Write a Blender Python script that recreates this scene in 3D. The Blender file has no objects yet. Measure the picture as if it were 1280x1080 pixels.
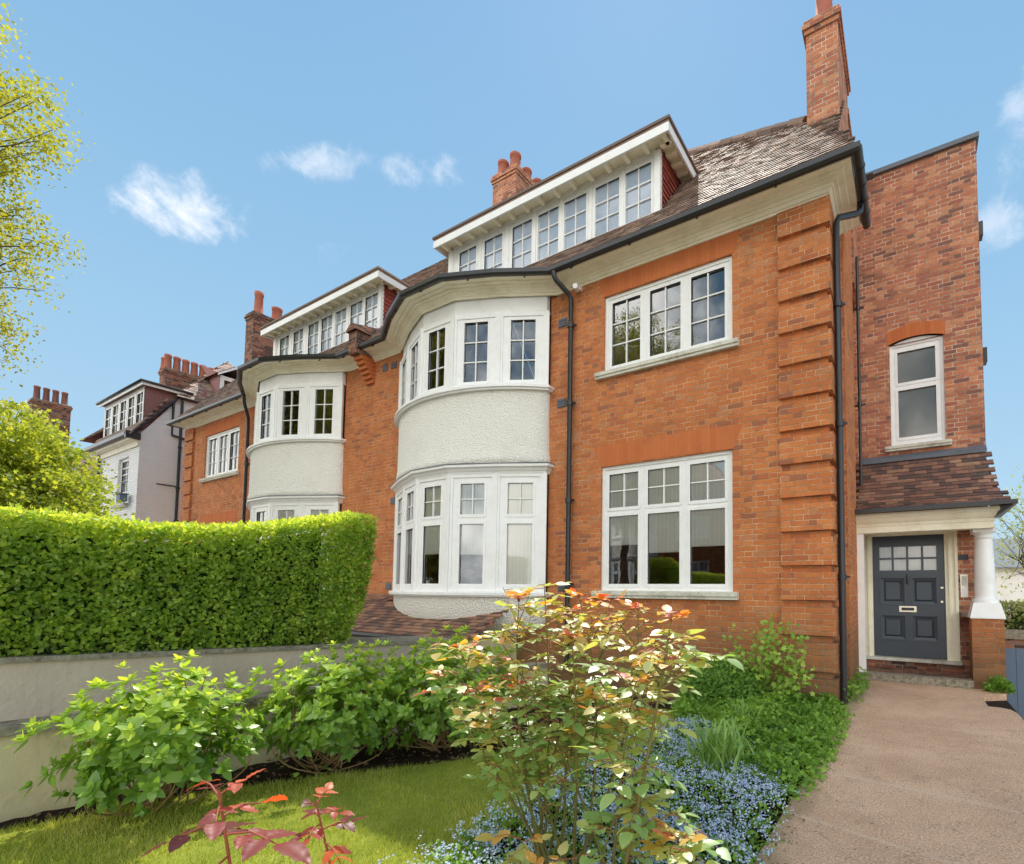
import bpy, math, random
import numpy as np
from mathutils import Vector, Matrix
R = math.radians
sc = bpy.context.scene
random.seed(7); rng = np.random.default_rng(7)
COL = sc.collection

# ------------------------------------------------------------------ camera
cam_d = bpy.data.cameras.new("camera"); cam = bpy.data.objects.new("camera", cam_d); COL.objects.link(cam)
sc.camera = cam
yaw, pitch, roll = R(31.09), R(3.11), R(0.48)
Fw = Vector((-math.sin(yaw)*math.cos(pitch), math.cos(yaw)*math.cos(pitch), math.sin(pitch)))
r0 = Vector((math.cos(yaw), math.sin(yaw), 0)); u0 = r0.cross(Fw)
rr = r0*math.cos(roll)+u0*math.sin(roll); uu = -r0*math.sin(roll)+u0*math.cos(roll)
m3 = Matrix((rr, uu, -Fw)).transposed()
cam.matrix_world = Matrix.Translation((0, 0, 1.4)) @ m3.to_4x4()
cam_d.sensor_fit = 'HORIZONTAL'; cam_d.sensor_width = 36; cam_d.lens = 629.96*36/1280
cam_d.shift_x = (640-760)/1280; cam_d.shift_y = (703.44-540)/1280
cam_d.clip_start = 0.05; cam_d.clip_end = 2000

# ------------------------------------------------------------------ sun and sky
SUN = Vector((-0.29, 0.56, 1.0)).normalized()
sd = bpy.data.lights.new("sun", 'SUN'); so = bpy.data.objects.new("sun", sd); COL.objects.link(so)
sd.energy = 4.4; sd.angle = R(0.53); sd.color = (1.0, 0.94, 0.84)
so.rotation_euler = SUN.to_track_quat('Z', 'Y').to_euler()
SUN_EL = math.asin(SUN.z); SUN_AZ = math.atan2(SUN.x, SUN.y)

def N(nt, typ, **kw):
    n = nt.nodes.new(typ)
    for k, v in kw.items():
        if k == 'i':
            for a, b in v.items():
                if isinstance(b, bpy.types.NodeSocket): nt.links.new(b, n.inputs[a])
                else: n.inputs[a].default_value = b
        else: setattr(n, k, v)
    return n
def MA(nt, op, a, b=None, c=None, clamp=False):
    n = nt.nodes.new('ShaderNodeMath'); n.operation = op; n.use_clamp = clamp
    for k, v in enumerate((a, b, c)):
        if v is None: continue
        if isinstance(v, bpy.types.NodeSocket): nt.links.new(v, n.inputs[k])
        else: n.inputs[k].default_value = v
    return n.outputs[0]
def VM(nt, op, a, b=None, out=0):
    n = nt.nodes.new('ShaderNodeVectorMath'); n.operation = op
    for k, v in enumerate((a, b)):
        if v is None: continue
        if isinstance(v, bpy.types.NodeSocket): nt.links.new(v, n.inputs[k])
        else: n.inputs[k].default_value = v
    return n.outputs[out]
def MIX(nt, f, a, b, mode='MIX'):
    n = nt.nodes.new('ShaderNodeMix'); n.data_type = 'RGBA'; n.blend_type = mode
    for k, v in ((0, f), (6, a), (7, b)):
        if isinstance(v, bpy.types.NodeSocket): nt.links.new(v, n.inputs[k])
        elif k == 0: n.inputs[0].default_value = v
        else: n.inputs[k].default_value = (*v, 1)
    return n.outputs[2]
def RAMP(nt, f, stops, const=False):
    n = nt.nodes.new('ShaderNodeValToRGB'); cr = n.color_ramp
    if const: cr.interpolation = 'CONSTANT'
    while len(cr.elements) < len(stops): cr.elements.new(0.5)
    for e, (p, c) in zip(cr.elements, stops):
        e.position = p; e.color = (*c, 1) if len(c) == 3 else c
    nt.links.new(f, n.inputs[0]); return n.outputs[0]
def MR(nt, v, a, b, c=0., d=1.):
    n = nt.nodes.new('ShaderNodeMapRange'); n.interpolation_type = 'SMOOTHSTEP'
    nt.links.new(v, n.inputs[0])
    for k, x in enumerate((a, b, c, d)): n.inputs[k+1].default_value = x
    return n.outputs[0]
def NOISE(nt, vec, scale, detail=4., rough=.55, out=0, dist=0.):
    n = nt.nodes.new('ShaderNodeTexNoise')
    if vec is not None: nt.links.new(vec, n.inputs['Vector'])
    n.inputs['Scale'].default_value = scale; n.inputs['Detail'].default_value = detail
    n.inputs['Roughness'].default_value = rough; n.inputs['Distortion'].default_value = dist
    return n.outputs[out]

W = bpy.data.worlds.new("World"); sc.world = W; W.use_nodes = True
nt = W.node_tree; nt.nodes.clear()
sky = N(nt, 'ShaderNodeTexSky', sky_type='NISHITA', sun_disc=False, sun_elevation=SUN_EL, sun_rotation=SUN_AZ)
tc = N(nt, 'ShaderNodeTexCoord'); D = VM(nt, 'NORMALIZE', tc.outputs['Generated'])
sx = N(nt, 'ShaderNodeSeparateXYZ', i={0: D})
nis = VM(nt, 'SCALE', sky.outputs[0]); nis.node.inputs['Scale'].default_value = 0.055
air = RAMP(nt, sx.outputs[2], [(0.0, (.52, .69, .81)), (.18, (.385, .60, .78)), (.45, (.285, .51, .735)), (.62, (.24, .46, .70)), (1.0, (.16, .36, .66))])
base = MIX(nt, 0.88, nis, air)
def cloud_blobs(items):
    tot = None
    nz = NOISE(nt, D, 10., 10., .62, dist=.35); nz2 = NOISE(nt, D, 34., 8., .7, dist=.2)
    nn = MA(nt, 'ADD', MA(nt, 'MULTIPLY', nz, .75), MA(nt, 'MULTIPLY', nz2, .25))
    for (d, a, b, s) in items:
        d = Vector(d).normalized(); t = Vector((.856, .516, 0)); t = (t-d*t.dot(d)).normalized(); w = d.cross(t)
        p = MA(nt, 'DIVIDE', VM(nt, 'DOT_PRODUCT', D, tuple(t), out=1), a)
        q = MA(nt, 'DIVIDE', VM(nt, 'DOT_PRODUCT', D, tuple(w), out=1), b)
        rad = MA(nt, 'ADD', MA(nt, 'MULTIPLY', p, p), MA(nt, 'MULTIPLY', q, q))
        front = MA(nt, 'GREATER_THAN', VM(nt, 'DOT_PRODUCT', D, tuple(d), out=1), 0)
        e = MA(nt, 'SUBTRACT', MA(nt, 'MULTIPLY', nn, 5.2), MA(nt, 'ADD', rad, 2.05))
        e = MA(nt, 'MULTIPLY', MR(nt, e, -.1, 1.15, 0, s), front)
        tot = e if tot is None else MA(nt, 'MAXIMUM', tot, e)
    return tot
cl = cloud_blobs([((-.819, .262, .511), .088, .055, 1.0), ((-.707, .372, .602), .085, .030, .55), ((-.618, .478, .624), .08, .032, .55),
                  ((.15, .772, .60), .045, .085, .45), ((.11, .857, .505), .05, .045, .45), ((-.75, .418, .513), .05, .03, .22), ((.06,.93,.36), .05, .06, .4)])
cam_sky = MIX(nt, cl, base, (.86, .89, .95))
# broad bright clouds added out of view behind the camera to light the shaded fronts
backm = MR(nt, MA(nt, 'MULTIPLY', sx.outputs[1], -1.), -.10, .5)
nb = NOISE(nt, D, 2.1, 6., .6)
fill_cloud = MA(nt, 'MULTIPLY', MR(nt, nb, .42, .60), backm)
col = MIX(nt, fill_cloud, cam_sky, (3.3, 3.2, 3.0))
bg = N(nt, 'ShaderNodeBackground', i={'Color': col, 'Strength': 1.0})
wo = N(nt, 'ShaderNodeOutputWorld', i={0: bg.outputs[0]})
sc.view_settings.view_transform = 'Standard'; sc.view_settings.look = 'None'
sc.view_settings.exposure = 0.30; sc.view_settings.gamma = 1.0
sc.render.engine = 'CYCLES'
sc.cycles.max_bounces = 6; sc.cycles.transparent_max_bounces = 12; sc.cycles.sample_clamp_indirect = 6

# ------------------------------------------------------------------ materials
M = {}
def mat(name, fn, rough=.6, spec=.3):
    m = bpy.data.materials.new(name); m.use_nodes = True; t = m.node_tree; t.nodes.clear()
    out = N(t, 'ShaderNodeOutputMaterial'); p = N(t, 'ShaderNodeBsdfPrincipled', i={'Roughness': rough, 'Specular IOR Level': spec})
    t.links.new(p.outputs[0], out.inputs[0]); fn(t, p, out); M[name] = m; return m
def setc(t, p, s): t.links.new(s, p.inputs['Base Color'])
def bump(t, p, h, dist=.01, st=1.):
    b = N(t, 'ShaderNodeBump', i={'Height': h, 'Distance': dist, 'Strength': st}); t.links.new(b.outputs[0], p.inputs['Normal'])
def UV(t): return N(t, 'ShaderNodeUVMap', uv_map='UVMap').outputs[0]
def OBJ(t): return N(t, 'ShaderNodeTexCoord').outputs['Object']
def GEO(t): return N(t, 'ShaderNodeNewGeometry').outputs['Position']
def RND(t): return N(t, 'ShaderNodeAttribute', attribute_name='rnd').outputs['Fac']

def brick(stops, mortar, mw=.005, stain=(.10, .085, .06), sa=.5, green=.0, mfac=1.0):
    def fn(t, p, out):
        uv = UV(t); wob = N(t, 'ShaderNodeTexNoise', i={'Vector': uv, 'Scale': 9., 'Detail': 2.}).outputs['Color']
        wv = VM(t, 'SCALE', VM(t, 'SUBTRACT', wob, (.5, .5, .5))); wv.node.inputs['Scale'].default_value = .012
        uvw = VM(t, 'ADD', uv, wv)
        s = N(t, 'ShaderNodeSeparateXYZ', i={0: uvw}); Hh, P = .075, .3375
        v = MA(t, 'DIVIDE', s.outputs[1], Hh); row = MA(t, 'FLOOR', v); fv = MA(t, 'FRACT', v)
        par = MA(t, 'FLOORED_MODULO', row, 2.)
        x = MA(t, 'ADD', MA(t, 'DIVIDE', s.outputs[0], P), MA(t, 'MULTIPLY', par, .5))
        cell = MA(t, 'FLOOR', x); f = MA(t, 'FRACT', x); hd = MA(t, 'GREATER_THAN', f, .6667)
        dm = MA(t, 'MULTIPLY', MA(t, 'MINIMUM', MA(t, 'MINIMUM', f, MA(t, 'SUBTRACT', 1., f)), MA(t, 'ABSOLUTE', MA(t, 'SUBTRACT', f, .6667))), P)
        dv = MA(t, 'MULTIPLY', MA(t, 'MINIMUM', fv, MA(t, 'SUBTRACT', 1., fv)), Hh)
        d = MA(t, 'MINIMUM', dm, dv)
        br = MR(t, d, mw*.45, mw*1.15)
        idv = N(t, 'ShaderNodeCombineXYZ', i={0: MA(t, 'ADD', MA(t, 'MULTIPLY', cell, 2.), hd), 1: row}).outputs[0]
        wn = N(t, 'ShaderNodeTexWhiteNoise', noise_dimensions='2D', i={'Vector': idv})
        zone = NOISE(t, uv, .45, 3., .5)
        r1 = MA(t, 'ADD', wn.outputs[0], MA(t, 'MULTIPLY', MA(t, 'SUBTRACT', zone, .5), .75), clamp=True)
        c = RAMP(t, r1, stops, True)
        grain = NOISE(t, uv, 70., 4., .7)
        c = MIX(t, 1., c, RAMP(t, grain, [(.3, (.58, .58, .58)), (.7, (1.34, 1.34, 1.34))]), 'MULTIPLY')
        big = NOISE(t, uv, 1.1, 6., .68)
        c = MIX(t, 1., c, (.92, .81, .71), 'MULTIPLY') if stops is ORG else c
        c = MIX(t, 1., c, RAMP(t, big, [(.3, (.8, .8, .8)), (.7, (1.13, 1.13, 1.13))]), 'MULTIPLY')
        smt = MA(t, 'MULTIPLY', MR(t, NOISE(t, uv, 2.3, 7., .75), .58, .74), sa)
        c = MIX(t, smt, c, stain)
        vs_ = N(t, 'ShaderNodeVectorMath', operation='MULTIPLY', i={0: uv, 1: (1, .16, 1)}).outputs[0]
        c = MIX(t, MR(t, NOISE(t, vs_, 4.5, 7., .72), .55, .75, 0, sa*.9), c, tuple(q*1.6 for q in stain))
        mn = NOISE(t, uv, 3.5, 5., .7)
        mfc = MIX(t, MR(t, mn, .40, .62), tuple(a*.42 for a in mortar), mortar)
        c = MIX(t, MA(t, 'MULTIPLY', MA(t, 'SUBTRACT', 1., br), mfac), c, mfc)
        if green:
            sz = N(t, 'ShaderNodeSeparateXYZ', i={0: GEO(t)})
            g = MA(t, 'MULTIPLY', MR(t, MA(t, 'ADD', sz.outputs[2], MA(t, 'MULTIPLY', NOISE(t, uv, 2.2, 6., .7), -1.6)), .8, -.9), green)
            c = MIX(t, g, c, (.09, .085, .05))
        setc(t, p, c)
        hh = MA(t, 'ADD', br, MA(t, 'MULTIPLY', grain, .35))
        hh = MA(t, 'ADD', hh, MA(t, 'MULTIPLY', wn.outputs[0], .5))
        bump(t, p, hh, .006, .8)
    return fn
ORG = [(0, (.40, .17, .10)), (.04, (.50, .185, .09)), (.13, (.58, .215, .09)), (.30, (.63, .245, .095)), (.52, (.60, .225, .088)), (.70, (.66, .27, .11)), (.84, (.57, .205, .085)), (.93, (.57, .27, .14))]
mat('brick_orange', brick(ORG, (.74, .50, .31), .0058, sa=.35, green=.75, mfac=.85), .85, .15)
mat('brick_red', brick([(0, (.26, .12, .09)), (.06, (.38, .145, .09)), (.18, (.47, .18, .10)), (.44, (.55, .21, .11)), (.62, (.60, .27, .145)), (.80, (.50, .18, .10)), (.92, (.40, .14, .09))], (.68, .53, .41), .0075, (.26, .21, .14), .55), .88, .12)
mat('brick_dark', brick([(0, (.10, .06, .05)), (.3, (.22, .09, .06)), (.55, (.36, .14, .08)), (.8, (.28, .16, .11))], (.34, .29, .24), .007, (.06, .055, .05), .7), .9, .1)
def rubbed(t, p, o):
    uv = UV(t); s = N(t, 'ShaderNodeSeparateXYZ', i={0: uv})
    x = MA(t, 'DIVIDE', s.outputs[0], .072); wn = N(t, 'ShaderNodeTexWhiteNoise', noise_dimensions='1D', i={'W': MA(t, 'FLOOR', x)})
    c = RAMP(t, wn.outputs[0], [(0, (.50, .145, .052)), (.5, (.56, .175, .062)), (1, (.52, .16, .058))])
    c = MIX(t, MR(t, NOISE(t, uv, 3., 6., .7), .5, .75, 0, .5), c, (.33, .10, .05))
    e = MA(t, 'ABSOLUTE', MA(t, 'SUBTRACT', MA(t, 'FRACT', x), .5))
    c = MIX(t, MR(t, e, .44, .5, 0, .38), c, (.26, .075, .035)); setc(t, p, c); bump(t, p, NOISE(t, uv, 90.), .002)
mat('rubbed_brick', rubbed, .85, .15)
def paint(c0, c1, sc_=6., r=.45, b=.0015):
    def fn(t, p, o):
        v = GEO(t); c = MIX(t, MR(t, NOISE(t, v, sc_, 7., .7), .42, .72), c0, c1); vs_ = N(t, 'ShaderNodeVectorMath', operation='MULTIPLY', i={0: v, 1: (1, 1, .12)}).outputs[0]; c = MIX(t, MR(t, NOISE(t, vs_, 22., 5., .7), .58, .74, 0, .45), c, tuple(x*.72 for x in c1)); setc(t, p, c); bump(t, p, NOISE(t, v, 60., 3.), b)
    return fn
mat('white_paint', paint((.86, .86, .845), (.80, .795, .765)), .4, .4)
mat('cream_paint', paint((.92, .86, .68), (.80, .73, .53), 3.), .5, .3)
mat('stone_sill', paint((.66, .64, .55), (.40, .38, .30), 5.), .7, .2)
def pebble(t, p, o):
    v = GEO(t); c = MIX(t, MR(t, NOISE(t, v, 1.6, 8., .75), .5, .9), (.88, .86, .79), (.72, .69, .61))
    sp = NOISE(t, v, 55., 2.); c = MIX(t, MR(t, sp, .40, .30, 0, .35), c, (.42, .40, .34)); setc(t, p, c)
    vo = N(t, 'ShaderNodeTexVoronoi', i={'Vector': v, 'Scale': 38.}); h = MA(t, 'ADD', MA(t, 'MULTIPLY', vo.outputs[0], -1.), NOISE(t, v, 24., 5., .7)); bump(t, p, h, .02, .95)
mat('pebbledash', pebble, .9, .1)
def wbrick(t, p, o):
    v = GEO(t); uv = UV(t); c = MIX(t, MR(t, NOISE(t, v, 2., 7.), .4, .8), (.90, .90, .90), (.84, .85, .85)); setc(t, p, c)
    s = N(t, 'ShaderNodeSeparateXYZ', i={0: uv}); fv = MA(t, 'FRACT', MA(t, 'DIVIDE', s.outputs[1], .075)); bump(t, p, MA(t, 'ADD', MR(t, MA(t, 'ABSOLUTE', MA(t, 'SUBTRACT', fv, .5)), .5, .38), MA(t, 'MULTIPLY', NOISE(t, uv, 12.), 1.2)), .02)
mat('white_brick', wbrick, .7, .2)
def tile(stops, moss=.3, gl=.55):
    def fn(t, p, o):
        v = GEO(t); c = RAMP(t, RND(t), stops); c = MIX(t, 1., c, RAMP(t, NOISE(t, v, 30., 5., .7), [(.3, (.7, .7, .7)), (.7, (1.3, 1.3, 1.3))]), 'MULTIPLY')
        c = MIX(t, MR(t, NOISE(t, v, 3.2, 7., .75), .52, .72, 0, moss), c, (.13, .12, .06)); setc(t, p, c); bump(t, p, NOISE(t, v, 60., 4.), .003)
        p.inputs['Roughness'].default_value = gl
    return fn
mat('roof_tile', tile([(0, (.13, .09, .07)), (.4, (.22, .14, .105)), (.7, (.31, .21, .16)), (1, (.40, .28, .21))], .35, .66), .5, .5)
mat('porch_tile', tile([(0, (.08, .055, .05)), (.4, (.17, .09, .065)), (.75, (.26, .13, .085)), (1, (.34, .19, .12))], .5, .6), .6, .3)
mat('red_tile', tile([(0, (.22, .055, .045)), (.5, (.33, .08, .06)), (1, (.42, .12, .08))], .1, .7), .7, .2)
mat('purple_tile', tile([(0, (.22, .11, .11)), (.5, (.31, .15, .14)), (1, (.38, .19, .17))], .1, .7), .7, .2)
def flat(c, v=.25, s=8.):
    def fn(t, p, o): setc(t, p, MIX(t, NOISE(t, GEO(t), s, 5., .6), tuple(a*(1-v) for a in c), tuple(a*(1+v) for a in c)))
    return fn
mat('black_iron', flat((.022, .022, .024), .3), .35, .5)
mat('lead', flat((.11, .125, .15), .35, 4.), .55, .5)
mat('dark_room', flat((.03, .027, .022), .3), .9, .1)
def blindm(t, p, o):
    s = N(t, 'ShaderNodeSeparateXYZ', i={0: UV(t)}); w = MA(t, 'SINE', MA(t, 'MULTIPLY', s.outputs[0], 95.))
    setc(t, p, MIX(t, MR(t, w, -1, 1), (.88, .87, .80), (.93, .92, .87)))
mat('blind_cloth', blindm, .9, .1)
mat('curtain_sky_tint', flat((.72, .80, .90), .10, 5.), .9, .1)  # pale curtain with the blue of reflected sky put into its colour
mat('curtain_grey', flat((.36, .34, .29), .06, 2.), .8, .2)
def glass(tint, ior, rough=.0):
    def fn(t, p, o):
        t.nodes.remove(p); fr = N(t, 'ShaderNodeFresnel', i={'IOR': ior})
        g = N(t, 'ShaderNodeBsdfGlossy', i={'Color': (.95, .97, 1, 1), 'Roughness': rough}); tr = N(t, 'ShaderNodeBsdfTransparent', i={'Color': (*tint, 1)})
        b = N(t, 'ShaderNodeBump', i={'Height': NOISE(t, GEO(t), 2.3, 2.), 'Distance': .003, 'Strength': .25}); t.links.new(b.outputs[0], g.inputs['Normal'])
        m = N(t, 'ShaderNodeMixShader', i={0: fr.outputs[0], 1: tr.outputs[0], 2: g.outputs[0]}); t.links.new(m.outputs[0], o.inputs[0])
    return fn
mat('glass', glass((.98, .98, .97), 2.35)); mat('glass_soft', glass((.98, .98, .97), 1.7, .02))
mat('chimney_pot', flat((.36, .12, .075), .3, 5.), .8, .2)
mat('pot_dark', flat((.20, .085, .065), .3, 5.), .8, .2)
mat('door_blue', flat((.050, .064, .085), .12, 3.), .32, .5)
mat('brass', flat((.75, .68, .55), .1), .3, .6); M['brass'].node_tree.nodes['Principled BSDF'].inputs['Metallic'].default_value = .8
def pathm(t, p, o):
    v = GEO(t); c = MIX(t, MR(t, NOISE(t, v, .9, 8., .7), .34, .68), (.47, .305, .20), (.60, .405, .275))
    g = NOISE(t, v, 75., 5., .85); c = MIX(t, 1., c, RAMP(t, g, [(.34, (.42, .42, .42)), (.5, (1., 1., 1.)), (.66, (1.75, 1.7, 1.6))]), 'MULTIPLY'); g3 = NOISE(t, v, 420., 2., .6); c = MIX(t, 1., c, RAMP(t, g3, [(.38, (.62, .62, .62)), (.5, (1., 1., 1.)), (.62, (1.5, 1.5, 1.5))]), 'MULTIPLY')
    m2 = MR(t, NOISE(t, v, 2.6, 6., .7), .56, .8, 0, .45); c = MIX(t, m2, c, (.20, .17, .085)); s = N(t, 'ShaderNodeSeparateXYZ', i={0: v})
    c = MIX(t, MA(t, 'MULTIPLY', MR(t, MA(t, 'ADD', s.outputs[0], MA(t, 'MULTIPLY', NOISE(t, v, 3., 5.), .5)), -.25, -.52), .55), c, (.17, .15, .07))
    for y0, sl, wd in ((4.25, -.10, .03), (3.25, -.2, .02), (6.3, 0, .012)):
        e = MA(t, 'ABSOLUTE', MA(t, 'SUBTRACT', MA(t, 'ADD', s.outputs[1], MA(t, 'ADD', MA(t, 'MULTIPLY', s.outputs[0], -sl), MA(t, 'MULTIPLY', NOISE(t, v, 9., 5., .7), .05))), y0+.045))
        c = MIX(t, MA(t, 'MULTIPLY', MR(t, e, wd*1.6, wd*.2, 0, .6), MR(t, NOISE(t, v, 5., 5., .7), .3, .5)), c, (.62, .46, .34))
    ck = MA(t, 'ABSOLUTE', MA(t, 'SUBTRACT', NOISE(t, v, 1.1, 6., .62), .5)); c = MIX(t, MR(t, ck, .0035, .0005, 0, .55), c, (.13, .10, .07)); setc(t, p, c); bump(t, p, MA(t, 'ADD', g, NOISE(t, v, 30., 4.)), .006, .9)
mat('path_concrete', pathm, .9, .15)
def soilm(t, p, o):
    v = GEO(t); g = NOISE(t, v, 42., 7., .75); setc(t, p, RAMP(t, g, [(.3, (.018, .012, .009)), (.6, (.05, .034, .024)), (.75, (.11, .08, .055))])); bump(t, p, g, .03, 1.)
mat('soil', soilm, .95, .1)
mat('twig_core', flat((.035, .05, .018), .5, 30.), .95, .1)
def lawnm(t, p, o):
    v = GEO(t); g = NOISE(t, v, 3., 6., .7); setc(t, p, RAMP(t, g, [(.3, (.16, .20, .03)), (.6, (.26, .29, .045)), (.8, (.36, .34, .10))])); bump(t, p, NOISE(t, v, 140., 3.), .01, .8)
mat('turf', lawnm, .95, .1)
def wallr(c0, c1, cg):
    def fn(t, p, o):
        v = GEO(t); c = MIX(t, MR(t, NOISE(t, v, 1.3, 7., .7), .4, .72), c0, c1)
        vv = N(t, 'ShaderNodeVectorMath', operation='MULTIPLY', i={0: v, 1: (1, 6, .7)}).outputs[0]
        c = MIX(t, MR(t, NOISE(t, vv, 1.2, 6., .7), .55, .75, 0, .4), c, cg); c = MIX(t, MR(t, NOISE(t, v, 5.5, 8., .78), .54, .72, 0, .4), c, cg); setc(t, p, c); bump(t, p, NOISE(t, v, 25., 5.), .006)
    return fn
mat('render_pink', wallr((.56, .46, .37), (.48, .39, .31), (.34, .29, .22)), .85, .15)
mat('render_cream', wallr((.62, .54, .34), (.50, .43, .26), (.26, .23, .12)), .85, .15)
def coping(t, p, o):
    v = GEO(t); g = NOISE(t, v, 18., 7., .75); setc(t, p, RAMP(t, g, [(.35, (.15, .13, .095)), (.55, (.30, .265, .20)), (.72, (.46, .42, .34))])); bump(t, p, g, .01)
mat('coping_stone', coping, .9, .15)
mat('slate_blue', flat((.13, .17, .24), .08, 2.), .6, .3)
mat('asphalt', flat((.055, .055, .055), .2, 20.), .9, .1)
mat('paving', flat((.26, .24, .21), .2, 6.), .9, .1)
def leafm(name, stops, trans=.35, rough=.42, spec=.5, tcol=None, tm=1.6):
    def fn(t, p, o):
        c = RAMP(t, RND(t), stops); setc(t, p, c); p.inputs['Roughness'].default_value = rough; p.inputs['Specular IOR Level'].default_value = spec
        tc_ = MIX(t, 1., c, tuple(x*tm for x in (tcol or (1.15, 1.1, .5))), 'MULTIPLY')
        tl = N(t, 'ShaderNodeBsdfTranslucent', i={'Color': tc_}); p.inputs['IOR'].default_value = 1.72 if name == 'rose_leaf' else 1.5; m = N(t, 'ShaderNodeMixShader', i={0: trans, 1: p.outputs[0], 2: tl.outputs[0]}); t.links.new(m.outputs[0], o.inputs[0])
    mat(name, fn)
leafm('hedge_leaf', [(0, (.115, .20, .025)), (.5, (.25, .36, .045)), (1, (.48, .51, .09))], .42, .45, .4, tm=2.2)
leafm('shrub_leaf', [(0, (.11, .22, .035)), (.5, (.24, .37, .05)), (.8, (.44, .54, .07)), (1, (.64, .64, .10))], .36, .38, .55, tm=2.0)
leafm('rose_leaf', [(0, (.15, .30, .09)), (.3, (.25, .40, .13)), (.55, (.34, .41, .12)), (.74, (.42, .36, .08)), (.9, (.55, .28, .05)), (1, (.45, .08, .04))], .36, .46, 1., (1.2, 1.0, .5), 2.3)
leafm('rose_red_leaf', [(0, (.09, .032, .03)), (.4, (.16, .045, .04)), (.75, (.27, .065, .04)), (1, (.42, .14, .05))], .36, .46, .6, (1.8, .75, .2), 3.0)
leafm('cover_leaf', [(0, (.07, .16, .022)), (.5, (.19, .34, .045)), (1, (.36, .50, .09))], .3, .5, .3)
leafm('grass_leaf', [(0, (.19, .25, .035)), (.5, (.34, .39, .07)), (.85, (.50, .50, .13)), (1, (.66, .58, .28))], .40, .6, .2, tm=1.6)
leafm('bulb_leaf', [(0, (.14, .28, .06)), (1, (.30, .44, .11))], .25, .4, .4)
leafm('acer_leaf', [(0, (.11, .19, .03)), (.5, (.30, .36, .05)), (1, (.58, .55, .09))], .48, .5, .3, tm=1.8)
leafm('spring_leaf', [(0, (.22, .25, .035)), (.5, (.38, .38, .055)), (1, (.56, .52, .10))], .45, .5, .3, tm=1.5)
leafm('blossom_leaf', [(0, (.18, .28, .05)), (.5, (.36, .44, .10)), (.78, (.55, .52, .25)), (1, (.68, .58, .48))], .4, .6, .2, (1, 1, .9), 1.2)
leafm('petal_blue', [(0, (.38, .50, .78)), (.6, (.54, .65, .86)), (1, (.78, .84, .93))], .3, .6, .2, (1, 1, 1), 1.)
leafm('dead_leaf', [(0, (.09, .06, .04)), (.6, (.22, .14, .08)), (1, (.42, .30, .19))], .15, .8, .1)
mat('bark', flat((.15, .11, .075), .4, 20.), .9, .1)
mat('stem_tan', flat((.30, .20, .09), .3, 12.), .7, .2)
mat('stem_green', flat((.17, .15, .045), .35, 12.), .55, .3)
mat('stem_red', flat((.30, .09, .05), .3, 12.), .5, .3)

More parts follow.
